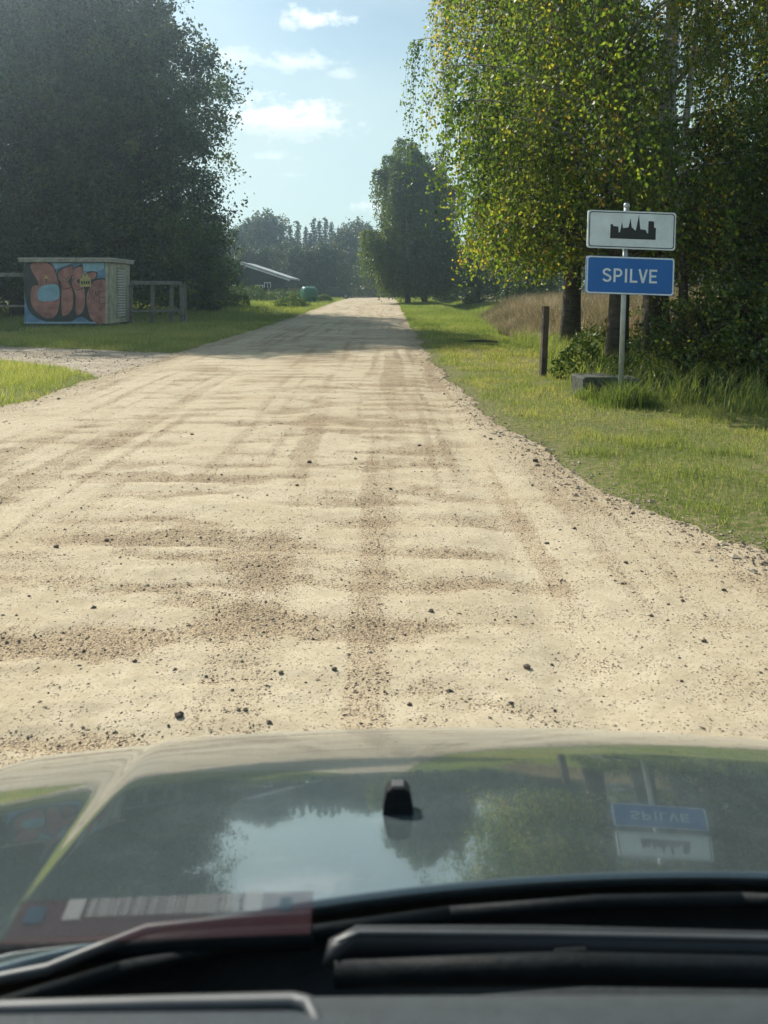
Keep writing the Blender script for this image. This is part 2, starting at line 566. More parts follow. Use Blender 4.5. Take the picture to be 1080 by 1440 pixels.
# ------------------------------------------------------------------ road sheet
def grav_field(x, y):
    # washboard patches gather in the wheel bands; long streaks are tyre tracks
    wob = .35*(fbm(x/1.6, y/1.6, 21)-.5)
    band = np.exp(-((x+1.15+wob)/1.0)**2)+.7*np.exp(-((x-.38+wob)/.4)**2)+.6*np.exp(-((x+3.2+wob)/.55)**2)+.30
    wx = x+.30*(fbm(x/.4, y/.3, 33)-.5)+.10*(fbm(x/.1, y/.09, 36)-.5)
    wy = y+.16*(fbm(x/.5+5, y/.4, 34)-.5)+.07*(fbm(x/.08, y/.08, 37)-.5)
    cor = fbm(wx/.50+3.3, wy/.155, 31, 4)
    cor2 = fbm(wx/1.3+1.1, wy/.40, 39, 4)
    big = fbm(wx/2.6, wy/2.4, 41, 3)
    rip = .5+.5*np.sin(2*math.pi*(y+.45*fbm(x/.9, y/2.5, 45)+.10*(fbm(x/.15, y/.15, 46)-.5))/.50)
    rip = .5+(rip-.5)*sstep(fbm(wx/.55+7, wy/1.1, 47), .38, .6)
    g = sstep(cor*.46+cor2*.32+rip*.17+big*.10, .480, .665)*np.clip(band*(.8+.9*(fbm(wx/.2, wy/.12, 43)-.3)), 0, 1)
    sx = wx*.22+x*.78+.25*fbm(y/6, 0*y, 55)
    streak = sstep(fbm(sx/.13, y/5+.3*wx, 51, 3), .44, .70)*.50*sstep(fbm(wx/1.1, wy/2.5, 57), .30, .55)*(.5+.5*sstep(band, .05, .6))
    edge = .75*sstep(x, road_r(y)-.75, road_r(y)-.05)+.75*(1-sstep(x, road_l(y)+.05, road_l(y)+.9))
    return np.clip(g*.78+streak+edge*.45, 0, 1.0), cor, band


NXR, NYR = 330, 560
ry = 2.0*(135/2.0)**(np.linspace(0, 1, NYR))
rx = np.linspace(-5.45, 3.9, NXR)
ry = np.concatenate([[-6, -3, 0], ry])
RX, RY = np.meshgrid(rx, ry)
g, cor, band = grav_field(RX, RY)
RZ = rise(RY)+.012
RZ = RZ+.03*(1-((RX+1.9)/3.2)**2)                              # crown
RZ = RZ-.026*np.clip(band-.2, 0, 1)*((cor-.5)+.13*np.sin(2*math.pi*(RY+.45*fbm(RX/.9, RY/2.5, 45))/.50)*(1-sstep(RY, 18, 30))+.5*(fbm(RX/1.3, RY/.4, 39)-.5))*(1-sstep(RY, 40, 70))*1.3   # corrugation
RZ = RZ+.014*(fbm(RX/.12, RY/.12, 61)-.5)*(1-sstep(RY, 12, 25))
RZ = RZ-.02*np.exp(-((RX-.75)/.16)**2)-.015*np.exp(-((RX+2.6)/.2)**2)
lo = road_l(RY); hi = road_r(RY)
dr = np.minimum(RX-lo, hi-RX)
RZ = np.where(dr < 0, np.minimum(RZ, zbase(RX, RY))-.02+dr*.35, RZ)
ny, nx = RX.shape
ii = (np.arange(ny-1)[:, None]*nx+np.arange(nx-1)[None]).ravel()
rq = np.stack([ii, ii+1, ii+nx+1, ii+nx], -1)
road = obj('road', mesh_np('road', np.stack([RX, RY, RZ], -1), rq, mats=[M_road], smooth=True, attrs={'grav': g}))
tag(road, kind='structure')

# side track joining from the left
tx = np.linspace(-26, -4.5, 240); ty = np.linspace(11.5, 23.5, 150)
TX, TY = np.meshgrid(tx, ty)
dt = track_hw(TX)-np.abs(TY-track_c(TX))
TZ = zbase(TX, TY)+.016+.03*(fbm(TX/.3, TY/.3, 71)-.5)
TZ = np.where(dt < 0, TZ-.03+dt*.3, TZ)
TZ = TZ-.05*sstep(TX, -5.0, -4.6)
tg = np.clip(.35+.9*(fbm(TX/.9, TY/.4, 73)-.3), 0, 1)
ny, nx = TX.shape
ii = (np.arange(ny-1)[:, None]*nx+np.arange(nx-1)[None]).ravel()
tq = np.stack([ii, ii+1, ii+nx+1, ii+nx], -1)
track = obj('side_track', mesh_np('side_track', np.stack([TX, TY, TZ], -1), tq, mats=[M_track], smooth=True, attrs={'grav': tg}))
tag(track, kind='structure')


def zroad(x, y):
    i = np.clip(np.searchsorted(ry, y), 0, len(ry)-1)
    j = np.clip(np.round((x-rx[0])/(rx[1]-rx[0])).astype(int), 0, NXR-1)
    return RZ[i, j]


# ------------------------------------------------------------------ gravel (uncountable) and single stones
ICO_V = np.array([(0, 0, 1), (1, 0, 0), (0, 1, 0), (-1, 0, 0), (0, -1, 0), (0, 0, -1)], float)
ICO_T = np.array([(0, 1, 2), (0, 2, 3), (0, 3, 4), (0, 4, 1), (5, 2, 1), (5, 3, 2), (5, 4, 3), (5, 1, 4)])


def stones_mesh(name, P, S, rg, tint, mat):
    n = len(P)
    th = rg.uniform(0, 6.28, n)
    V = np.repeat(ICO_V[None], n, 0)*rg.uniform(.6, 1.25, (n, 6, 1))
    V[..., 2] *= .62
    V[..., 0] *= rg.uniform(.8, 1.5, (n, 1))
    c, s = np.cos(th)[:, None], np.sin(th)[:, None]
    X = V[..., 0]*c-V[..., 1]*s; Y = V[..., 0]*s+V[..., 1]*c
    V = np.stack([X, Y, V[..., 2]], -1)*S[:, None, None]+P[:, None]
    T = (ICO_T[None]+(np.arange(n)*6)[:, None, None]).reshape(-1, 3)
    return mesh_np(name, V, None, T, [mat], False, np.repeat(tint, 6))


rg = np.random.default_rng(21)
n = 190000
y = 2.1*np.exp(rg.uniform(0, 1, n)*math.log(26/2.1)); x = rg.uniform(-5.0, 3.4, n)
gfield = grav_field(x, y)[0]
keep = on_road(x, y, -.02) & (rg.uniform(0, 1, n) < .09+.8*gfield**1.2)
x, y = x[keep], y[keep]
S = np.exp(rg.normal(math.log(.0034), .5, len(x))); S = np.clip(S, .0018, .011)
tn = np.clip(rg.beta(1.6, 1.5, len(x)), .05, .98)
z = zroad(x, y)+S*.10
obj_gravel = tag(obj('gravel', stones_mesh('gravel', np.stack([x, y, z], -1), S, rg, tn, M_stone)), 'fine brown and grey gravel strewn over the sandy road', 'gravel', kind='stuff')
# margins: paler coarse stones along the verge and the side track
n = 9000
y = 3*np.exp(rg.uniform(0, 1, n)*math.log(40/3)); side = rg.uniform(0, 1, n) < .62
x = np.where(side, road_r(y)+rg.normal(-.08, .16, n), road_l(y)+rg.normal(.1, .25, n))
n2 = 6000
x2 = rg.uniform(-13, -4.6, n2); y2 = track_c(x2)+rg.uniform(-1, 1, n2)*(track_hw(x2)+.15)
S = np.clip(np.exp(rg.normal(math.log(.0065), .55, n+n2)), .003, .035)
x = np.concatenate([x, x2]); y = np.concatenate([y, y2])
z = np.concatenate([np.maximum(zroad(x[:n], y[:n]), zbase(x[:n], y[:n])), zbase(x2, y2)+.02])+S*.2
tag(obj('verge_gravel', stones_mesh('verge_gravel', np.stack([x, y, z], -1), S, rg, np.clip(rg.beta(4.5, 1.6, n+n2), 0, 1), M_stone)), 'pale coarse gravel along the road edges and side track', 'gravel', kind='stuff')

# single stones one can pick out
STONES = [(606, 870, .022), (741, 948, .024), (753, 651, .040), (435, 657, .030), (470, 957, .018), (395, 962, .016), (132, 868, .020), (190, 944, .016), (576, 1005, .016), (549, 694, .022), (769, 768, .022),
          (500, 652, .024), (270, 618, .028), (808, 747, .020), (990, 905, .018), (916, 870, .016), (150, 769, .022), (79, 781, .024), (345, 1018, .014), (252, 1028, .026), (418, 690, .022), (590, 630, .026), (690, 620, .03), (880, 795, .02), (1018, 832, .018), (960, 848, .016)]
for k, (px, py, s) in enumerate(STONES):
    Y = 1620/(py-408); X = (px-540)*Y/1080
    s *= .52
    rs = np.random.default_rng(900+k)
    ph = rs.uniform(.75, 1.25, (5, 9))
    V = []
    for a in range(5):
        la = -math.pi/2+math.pi*(a+.5)/5
        for b_ in range(9):
            lo_ = b_*2*math.pi/9
            r_ = s*ph[a, b_]
            V.append((r_*math.cos(la)*math.cos(lo_)*1.25, r_*math.cos(la)*math.sin(lo_), r_*math.sin(la)*.75))
    V += [(0, 0, -s*.7), (0, 0, s*.72)]
    Q = [(a*9+b_, a*9+(b_+1) % 9, a*9+9+(b_+1) % 9, a*9+9+b_) for a in range(4) for b_ in range(9)]
    T = [(45, (b_+1) % 9, b_) for b_ in range(9)]+[(46, 36+b_, 36+(b_+1) % 9) for b_ in range(9)]
    me = mesh_np('stone', V, Q, T, [M_stone], False, np.full(len(V), rs.uniform(.15, .55)))
    st = obj('stone', me, loc=(X, Y, float(zroad(np.array([X]), np.array([Y]))[0])+s*.4))
    tag(st, 'small dark stone lying loose on the sandy road', 'stone', 'loose stones on the road')


# ------------------------------------------------------------------ grass
def blades(x, y, z, h, wd, lean, rg, bend=True, wind=(.0, .0)):
    n = len(x)
    th = rg.uniform(0, 2*math.pi, n)
    la = rg.uniform(0, 2*math.pi, n)
    lm = lean*rg.uniform(.2, 1.2, n)*h
    lx = np.cos(la)*lm+wind[0]*h; ly = np.sin(la)*lm+wind[1]*h
    cx, cy = np.cos(th)*wd/2, np.sin(th)*wd/2
    B = np.stack([x, y, z], -1)
    W = np.stack([cx, cy, 0*cx], -1)
    tip = B+np.stack([lx, ly, h], -1)
    if not bend:
        V = np.stack([B-W, B+W, tip], 1)
        return V.reshape(-1, 3), None, np.arange(n*3).reshape(-1, 3), 3
    mid = B+np.stack([lx*.33, ly*.33, h*.62], -1)
    V = np.stack([B-W, B+W, mid+W*.7, mid-W*.7, tip], 1)
    k = (np.arange(n)*5)[:, None]
    return V.reshape(-1, 3), k+np.array([0, 1, 2, 3]), k+np.array([3, 2, 4]), 5


def grass_obj(name, label, x, y, h, wd, lean, tint, mat, rg, bend=True, wind=(0, 0), z=None):
    if z is None:
        z = zbase(x, y)-.01
    V, q, t_, k = blades(x, y, z, h, wd, lean, rg, bend, wind)
    o = obj(name, mesh_np(name, V, q, t_, [mat], False, np.repeat(np.clip(tint, 0, 1), k)))
    return tag(o, label, 'grass', kind='stuff')


def region(n, x0, x1, y0, y1, rg, power=1.0):
    u = rg.uniform(0, 1, n)
    if power == 0:
        y = y0*np.exp(u*math.log(y1/y0))
    else:
        y = y0+(y1-y0)*u
    return rg.uniform(x0, x1, n), y


rg = np.random.default_rng(5)
# right verge, mown
x, y = region(330000, .8, 7.5, 3.2, 34, rg, 0)
k = ~on_road(x, y, -.06)
pat = fbm(x/1.1, y/1.1, 101); pat2 = fbm(x/.35, y/.35, 111)
edge = sstep(x-road_r(y), -.05, .45)
k &= rg.uniform(0, 1, len(x)) < (.15+.85*edge)*(.25+.75*sstep(pat2*.6+pat*.4, .36, .54))
x, y, pat, pat2, edge = x[k], y[k], pat[k], pat2[k], edge[k]
far = sstep(y, 6, 30)
dry = np.clip(.40+1.5*(.5*fbm(x/1.7, y/1.7, 103)+.5*fbm(x/.5, y/.5, 104)-.5)+.30*sstep(x, 2.6, 4.2)*(1-sstep(y, 6.5, 9))+.25*np.exp(-((x-2.3)/.9)**2)*sstep(y, 12, 15)*(1-sstep(y, 19, 24)), 0, 1)
h = (.022+.05*rg.uniform(0, 1, len(x))**1.5+.075*pat2*sstep(pat2, .55, .75))*(.5+.5*edge)*(1+.5*far)
tint = dry+.24*rg.normal(0, 1, len(x))
grass_obj('verge_grass', 'short mown sunlit grass on the right verge', x, y, h, .0055+.011*far, .55, tint, M_grass, rg, False)
# right verge, far
x, y = region(70000, .9, 9, 30, 115, rg, 0)
k = ~on_road(x, y, -.05)
x, y = x[k], y[k]
grass_obj('far_verge_grass', 'green grass strip running along the right road edge to the birches', x, y, .08+.10*rg.uniform(0, 1, len(x))+.25*sstep(x, 3.2, 5)*rg.uniform(0, 1, len(x)), .02+.02*sstep(y, 30, 80), .5,
          .35+.6*(fbm(x/2, y/4, 121)-.5)+.12*rg.normal(0, 1, len(x)), M_grass, rg, False)
# left near triangle and left verge
x, y = region(150000, -13, -4.3, 7.5, 34, rg, 0)
k = ~on_road(x, y, -.08) & ~on_track(x, y, -.06)
pat = fbm(x/1.2, y/1.2, 131)
k &= rg.uniform(0, 1, len(x)) < .35+.65*sstep(fbm(x/.4, y/.4, 132), .3, .5)
x, y, pat = x[k], y[k], pat[k]
d = np.minimum(np.abs(x-road_l(y)), np.where(x > -12, np.abs(np.abs(y-track_c(x))-track_hw(x)), 9))
far = sstep(y, 8, 30)
h = (.05+.15*rg.uniform(0, 1, len(x))*(.5+pat))*(.45+.55*sstep(d, 0, .5))
grass_obj('left_grass', 'lush green grass around the gravel side track on the left', x, y, h, .008+.012*far, .55, .55+.7*(pat-.5)+.16*rg.normal(0, 1, len(x)), M_grass, rg, False)
x, y = region(110000, -30, -4.4, 28, 120, rg, 0)
k = ~on_road(x, y, -.08) & ~((y < 36) & (x > -14.6) & (x < -10.6) & (y > 30))
x, y = x[k], y[k]
pat = fbm(x/3, y/3, 141)
h = .10+.16*rg.uniform(0, 1, len(x))+.28*sstep(pat, .52, .62)*sstep(-x, 6.8, 8.5)*sstep(y, 40, 48)*rg.uniform(.4, 1, len(x))
grass_obj('far_left_grass', 'grass with rough clumps on the left beyond the painted kiosk', x, y, h, .02+.03*sstep(y, 28, 90), .6, .36+.5*(pat-.5)+.14*rg.normal(0, 1, len(x)), M_grass, rg, False)
# tall grass round the birch trunks and under the shrubs on the right
x = rg.uniform(3.0, 9.5, 42000); y = rg.uniform(9.2, 26, 42000)
line = np.interp(y, [9.2, 10.5, 12, 14, 26], [4.3, 3.5, 3.0, 3.1, 4.4])
k = (x > line+.3*(vnoise(y/.5, 0*y, 151)-.5)) & (rg.uniform(0, 1, len(x)) < .25+.75*sstep(fbm(x/.7, y/.7, 152), .35, .6))
x, y = x[k], y[k]
grass_obj('tall_grass', 'tall unmown grass round the birch trunks and shrubs', x, y, .18+.42*rg.uniform(0, 1, len(x))**1.3, .012, .6, .34+.2*rg.normal(0, 1, len(x)), M_grass, rg, True, (.25, -.15))
# scattered fallen leaves below the birches
nf = 150
xf = rg.uniform(.6, 6.5, nf); yf = rg.uniform(3.6, 22, nf)
kf = xf > road_r(yf)-.35
xf, yf = xf[kf], yf[kf]
FV, FQ = None, None
FALL = np.stack([xf, yf, zbase(xf, yf)+.02+.03*rg.uniform(0, 1, len(xf))], -1)
# tuft at the sign post
a = rg.uniform(0, 6.28, 1500); r_ = .36*np.sqrt(rg.uniform(0, 1, 1500))
x = 3.10+.24*rg.normal(0, 1, 1500)+.1; y = 9.93+.14*rg.normal(0, 1, 1500)
grass_obj('grass_tuft', 'dark green grass tuft at the foot of the sign post', x, y, rg.uniform(.3, 1.1, 1500)*.36*np.exp(-((x-3.15)/.42)**2)+.03, .009, .7, .12+.12*rg.normal(0, 1, 1500), M_grass, rg, True)
# bank of dry tall grass
x = rg.uniform(3.9, 22, 90000); y = rg.uniform(18, 50, 90000)
ln = np.interp(y, [18, 22, 30, 50], [6.2, 4.9, 4.4, 6.0])
pat = fbm(x/2.2, y/2.2, 161)
k = (x > ln+.8*(pat-.5)) & (pat > .3)
x, y, pat = x[k], y[k], pat[k]
hh = .8*(.45+.9*rg.uniform(0, 1, len(x))*(.5+pat))*sstep(x-np.interp(y, [18, 22, 30, 50], [6.2, 4.9, 4.4, 6.0]), -.6, 2.2)+.2
grass_obj('dry_grass_bank', 'bank of tall brown dry grass behind the wooden post', x, y, hh, .022, .55, np.clip(.40+1.5*(fbm(x/1.2, y/1.2, 163)-.5)+.24*rg.normal(0, 1, len(x)), 0, 1), M_dry, rg, True, (.12, -.05))


# ------------------------------------------------------------------ leaves and trees
def unit(v):
    return v/(np.linalg.norm(v, axis=-1, keepdims=True)+1e-9)


def leaf_arrays(P, size, rg, droop=.0, aspect=.62):
    n = len(P)
    a = rg.normal(0, 1, (n, 3)); a[:, 2] -= droop
    a = unit(a)
    b = unit(np.cross(a, rg.normal(0, 1, (n, 3))))
    s = np.broadcast_to(size, (n,))[:, None]
    V = np.stack([P, P+a*s*.45+b*s*aspect*.5, P+a*s, P+a*s*.45-b*s*aspect*.5], 1)
    return V.reshape(-1, 3), np.arange(n*4).reshape(-1, 4)


def crown_mesh(name, P, size, tint, mat, rg, droop=0., aspect=.62):
    V, Q = leaf_arrays(P, size, rg, droop, aspect)
    return mesh_np(name, V, Q, None, [mat], False, np.repeat(np.clip(tint, 0, 1), 4))


def trunk_path(H, rg, lean=(0, 0), wob=.02, n=9):
    t = np.linspace(0, 1, n)
    x = lean[0]*t*H+np.cumsum(rg.normal(0, wob, n))*H*.25*(t > 0)
    y = lean[1]*t*H+np.cumsum(rg.normal(0, wob, n))*H*.25*(t > 0)
    x -= x[0]; y -= y[0]
    return np.stack([x, y, t*H-.25*(t == 0)], -1)


def along(path, z):
    return np.array([np.interp(z, path[:, 2], path[:, i]) for i in range(3)])


def broadleaf(name, seed, H, Rr, cb, ncl, nleaf, lsize, mat, prof=None, bark=None, csize=.8, r0=None, shell=.35, stems=1):
    """trunk mesh and crown mesh of a broadleaved tree: limbs carry leaf clusters, gaps stay open"""
    rg = np.random.default_rng(seed)
    prof = prof or [(0, .55), (.25, .95), (.5, 1.0), (.75, .72), (.92, .38), (1, .1)]
    px_, py_ = zip(*prof)
    mb = MB()
    paths = []
    for s in range(stems):
        ln = (0, 0) if stems == 1 else tuple(rg.uniform(-.28, .28, 2))
        p = trunk_path(H*(.95 if stems == 1 else rg.uniform(.6, .9)), rg, ln)
        rr = r0 or H*.017
        mb.tube(p, np.interp(np.linspace(0, 1, len(p)), [0, .06, .5, 1], [rr*1.35, rr, rr*.6, rr*.12]), 9)
        paths.append(p)
    P, T = [], []
    lump = rg.uniform(0, 10, 2)
    for i in range(ncl):
        t = rg.uniform(0, 1)**.9
        z = H*(cb+(1-cb)*t)
        a = rg.uniform(0, 2*math.pi)
        env = Rr*np.interp(t, px_, py_)*(.55+.85*float(vnoise(a*1.6+lump[0], t*7+lump[1], seed)))
        f = math.sqrt(rg.uniform(shell**2, 1))
        p = paths[i % stems]
        c0 = along(p, min(z, p[-1, 2]))
        c = np.array([c0[0]+env*f*math.cos(a), c0[1]+env*f*math.sin(a), z-.12*env*f])
        zs = max(H*cb*.7, z-env*f*.75)
        st = along(p, min(zs, p[-1, 2]*.97))
        m = (st+c)/2+np.array([0, 0, .12*env*f])
        mb.tube([st, m, c], [.012*H*.25+.012, .02, .008], 4, False)
        nn = int(nleaf*rg.uniform(.5, 1.4))
        cs = csize*rg.uniform(.6, 1.25)
        # sub-twigs: leaves sit on short sprays around the cluster centre
        k = max(3, nn//14)
        sc = c+rg.normal(0, 1, (k, 3))*np.array([cs, cs, cs*.55])*.62
        q = sc[rg.integers(0, k, nn)]+rg.normal(0, 1, (nn, 3))*cs*.20
        P.append(q)
        T.append(np.clip(rg.normal(.45+.30*rg.normal(), .16, nn), 0, 1))
    P = np.vstack(P); T = np.concatenate(T)
    ok = P[:, 2] > .08
    P, T = P[ok], T[ok]
    return mb.mesh(name+'_trunk', bark or M_bark, True), crown_mesh(name+'_crown', P, lsize*rg.uniform(.7, 1.25, len(P)), T, mat, rg, .3)


def birch(name, seed, H, Rr, cb, nlimb, nstrand, spacing, lsize, mat, hang=(1.0, 3.4), zmin=None, lean=(0, 0), r0=.2, yellow=.25, twig=True, side=None, lowbias=1.0):
    """birch: rising limbs, hanging leafy strands"""
    rg = np.random.default_rng(seed)
    mb = MB()
    p = trunk_path(H*.97, rg, lean, .016, 12)
    mb.tube(p, np.interp(np.linspace(0, 1, 12), [0, .05, .5, 1], [r0*1.3, r0, r0*.55, .02]), 10)
    tw = MB()
    limbs = []
    for i in range(nlimb):
        t = rg.uniform(0, 1)**lowbias
        z0 = H*(cb+(.93-cb)*t)
        a = rg.uniform(0, 2*math.pi)
        if side is not None and rg.uniform() < side[1]:
            a = side[0]+rg.normal(0, .7)
        L = Rr*np.interp(t, [0, .3, .6, 1], [.78, 1.0, 1.02, .35])*rg.uniform(.5, 1.12)
        s = along(p, z0)
        up = rg.uniform(.35, .8)
        u = np.linspace(0, 1, 6)
        pts = s+np.stack([np.cos(a)*L*u, np.sin(a)*L*u, L*up*(u-.55*u**2.4)], -1)
        pts += np.cumsum(rg.normal(0, .05*L/6, (6, 3)), 0)*(u > 0)[:, None]
        mb.tube(pts, np.linspace(max(.02, r0*.28*(1-.5*t)), .008, 6), 5, False)
        limbs.append((pts, L, a, .20*rg.normal()))
    wts = np.array([l[1] for l in limbs]); wts /= wts.sum()
    P, T, S = [], [], []
    pick = rg.choice(len(limbs), nstrand, p=wts)
    for i in pick:
        pts, L, a, lt = limbs[i]
        u = rg.uniform(.18, 1)**.75
        s = np.array([np.interp(u, np.linspace(0, 1, 6), pts[:, k]) for k in range(3)])
        ln = rg.uniform(*hang)*(.6+.5*u)
        aa = a+rg.normal(0, .9)
        outr = rg.uniform(.15, .75)
        m = 7
        v = np.linspace(0, 1, m)
        zz = -ln*np.clip(v**1.35*1.05-.12*v*(1-v)*2, -1, 2)
        q = s+np.stack([np.cos(aa)*outr*np.sqrt(v), np.sin(aa)*outr*np.sqrt(v), zz], -1)
        q[:, :2] += np.cumsum(rg.normal(0, .03, (m, 2)), 0)
        if zmin is not None:
            zm = zmin(s[0], s[1]) if callable(zmin) else zmin
            zm += rg.uniform(-.3, .9)
            q = q[q[:, 2] > zm]
            if len(q) < 2:
                continue
            m = len(q)
        if twig:
            tw.tube(q, np.linspace(.005, .0018, m), 3, False)
        seg = np.linalg.norm(np.diff(q, axis=0), axis=1).sum()
        nl = max(2, int(seg/spacing))
        tt = rg.uniform(.08, 1.02, nl)*(m-1)
        j = np.minimum(tt.astype(int), m-2)
        f = (tt-j)[:, None]
        pl = q[j]*(1-f)+q[j+1]*f+rg.normal(0, 1, (nl, 3))*np.array([.07, .07, .045])
        P.append(pl)
        yb = .40+lt+.13*rg.normal()+(rg.uniform(.25, .5) if rg.uniform() < yellow else 0)
        T.append(np.clip(yb+.08*rg.normal(0, 1, nl), 0, 1))
    P = np.vstack(P); T = np.concatenate(T)
    cr = crown_mesh(name+'_crown', P, lsize*rg.uniform(.7, 1.2, len(P)), T, mat, rg, 1.1, .75)
    tk = mb.mesh(name+'_trunk', M_bark_birch, True)
    return (tk, cr, tw.mesh(name+'_twigs', M_twig, True)) if twig else (tk, cr)


def spruce(name, seed, H, Rr):
    rg = np.random.default_rng(seed)
    mb = MB()
    mb.tube([(0, 0, -.2), (0, 0, H*.5), (0, 0, H)], [H*.014, H*.009, .015], 6)
    P, S = [], []
    nw = int(H*2.0)
    for i in range(nw):
        t = i/nw
        z = H*(.06+.93*t)
        L = Rr*(1-t)**.85+.12
        for b_ in range(9):
            a = rg.uniform(0, 6.28)
            l = L*rg.uniform(.7, 1.1)
            u = rg.uniform(.05, 1, max(4, int(13*l/Rr)+5))
            drop = -.30*l*u+.12*l*u**2
            P.append(np.stack([np.cos(a)*l*u, np.sin(a)*l*u, z+drop], -1)+rg.normal(0, .07, (len(u), 3)))
    P = np.vstack(P)
    return mb.mesh(name+'_trunk', M_bark, True), crown_mesh(name+'_crown', P, .42*rg.uniform(.6, 1.2, len(P)), rg.uniform(0, 1, len(P)), M_spruce, rg, 1.0, .45)


def place(name, meshes, label, cat, x, y, scale=1.0, rz=0.0, group=None, z=None, lower=0.0):
    o = thing(name, label, cat, (x, y, (zg(x, y) if z is None else z)-lower), rz, group, scale)
    obj('trunk', meshes[0], o)
    obj('crown', meshes[1], o)
    if len(meshes) > 2:
        obj('twigs', meshes[2], o)
    return o


tag(obj('fallen_leaves', crown_mesh('fallen_leaves', FALL, .04*rg.uniform(.6, 1.3, len(FALL)), rg.uniform(.5, 1, len(FALL)), M_dry, rg)), 'dry birch leaves scattered over the right verge', 'leaves', kind='stuff')
# grass growing up against the concrete block
xb = rg.uniform(2.62, 3.75, 1500); yb_ = rg.normal(10.5, .10, 1500)
grass_obj('block_grass', 'grass growing up in front of the concrete block', xb, yb_, rg.uniform(.3, 1.0, 1500)*.26*(.4+fbm(xb/.15, yb_/.15, 171)), .009, .6, .3+.2*rg.normal(0, 1, 1500), M_grass, rg, True)
# --- birches on the right
def zhang(x0, y0):
    # how low the strands hang, by where they hang in the place
    return lambda lx, ly: float(np.interp(lx+x0, [-1, .6, 1.3, 2.2, 4, 7], [4.0, 3.2, 2.3, 1.8, 1.8, 1.4]))


BA = birch('near_birch', 11, 11.5, 3.25, .17, 74, 1600, .043, .076, M_birch, (1.0, 3.2), zhang(4.17, 13.85), (.0, 0), .19, .15, side=(math.pi, .40), lowbias=1.5)
BB = birch('mid_birch', 12, 14, 3.6, .14, 74, 1600, .047, .086, M_birch, (1.2, 3.6), zhang(4.77, 19.8), (-.01, 0), .24, .15, side=(math.pi, .4), lowbias=1.5)
BC = birch('thick_birch', 13, 13.5, 4.0, .16, 52, 1000, .058, .085, M_birch, (1.0, 3.2), zhang(5.67, 15.9), (.02, 0), .27, .28, lowbias=1.4)
place('birch_tree', BA, 'yellowing weeping birch whose leaning trunk stands just behind the sign post', 'tree', 4.17, 13.85)
place('birch_tree', BB, 'weeping birch with a pale bark scar, behind the wooden post', 'tree', 4.77, 19.8)
place('birch_tree', BC, 'thick-trunked birch between the sign and the dark shrubs', 'tree', 5.67, 15.9)
# thin pale birch stem leaning among the shrubs
BD = birch('slim_birch', 14, 11, 2.6, .3, 26, 520, .055, .06, M_birch, (.8, 2.4), 2.0, (.07, .02), .085, .2)
place('birch_tree', BD, 'slim pale birch stem leaning among the shrubs at the right', 'tree', 5.15, 13.2)

# --- shrubs on the right
SH = broadleaf('shrub', 31, 4.6, 2.1, .02, 170, 150, .075, M_shrub, [(0, .75), (.3, 1.0), (.6, .95), (.85, .7), (1, .35)], M_twig, .55, .03, .25, 6)
SH2 = broadleaf('low_shrub', 32, 1.6, 1.0, .02, 60, 90, .07, M_shrub, [(0, .8), (.4, 1.0), (.8, .8), (1, .4)], M_twig, .32, .015, .2, 5)
place('shrub', SH, 'tall dark leafy shrub at the right edge beyond the sign', 'shrub', 7.15, 12.3, 1.0, .4, 'shrubs right of the sign')
place('shrub', SH, 'taller shrub behind, merging into the birch crowns at right', 'shrub', 8.9, 14.6, 1.25, 2.1, 'shrubs right of the sign')
place('shrub', SH, 'leafy shrub further back, right of the thick birch trunk', 'shrub', 9.4, 18.0, 1.1, 3.9, 'shrubs right of the sign')
place('shrub', SH2, 'low shrub with glossy leaves beside the concrete block', 'shrub', 4.75, 11.7, .85, 1.0, 'shrubs right of the sign')
place('shrub', SH2, 'low shrub spreading over the grass at the right edge', 'shrub', 5.6, 11.2, 1.0, 2.6, 'shrubs right of the sign')

# --- broadleaved trees
T1 = broadleaf('tall_tree', 41, 20.5, 5.3, .06, 470, 190, .21, M_alder, [(0, .75), (.2, 1.0), (.5, 1.0), (.75, .82), (.92, .5), (1, .15)], None, .95, .26, .3)
T2 = broadleaf('wide_tree', 42, 19, 6.0, .05, 470, 190, .21, M_alder, [(0, .85), (.25, 1.0), (.55, .95), (.8, .75), (1, .2)], None, 1.0, .3, .3)
for k, (m, x, y, s, rz, lab) in enumerate([
        (T1, -15.0, 43, 1.06, 0.3, 'tall dark tree nearest the road on the left, its crown edge against the sky'),
        (T2, -20.0, 42, 1.18, 1.4, 'broad dark tree towering right behind the painted kiosk'),
        (T1, -27.5, 42, 1.0, 2.7, 'dark tree at the left edge of the picture'),
        (T2, -17.5, 52, 1.05, 4.0, 'dark tree second row behind the wooden frame fence'),
        (T1, -23, 52, 1.1, 5.2, 'dark tree second row behind the kiosk roof'),
        (T2, -33, 50, 1.0, .9, 'dark tree furthest left behind the side track')]):
    place('broadleaf_tree', m, lab, 'tree', x, y, s, rz, 'tall trees on the left')
T3 = broadleaf('small_tree', 43, 7.5, 3.0, .03, 150, 110, .17, M_alder, None, None, .75, .1, .25)
for x, y, s, rz, lab in [(-11.5, 49, .62, .2, 'low dark bushy tree under the tall crown beside the grass'), (-17, 46, .7, 1.5, 'bushy undergrowth tree in the shade behind the wooden frame fence'),
                         (-13.6, 58, .95, 3.0, 'small dark tree left of the grey house'), (-18.0, 64, 1.15, 4.4, 'dark tree hiding the left half of the grey house'), (-14.5, 54, .8, 2.2, 'dark bushy tree in the shade left of the rough grass'), (-24, 46, .75, 5.0, 'undergrowth tree left behind the kiosk')]:
    place('small_tree', T3, lab, 'tree', x, y, s, rz, 'undergrowth on the left')
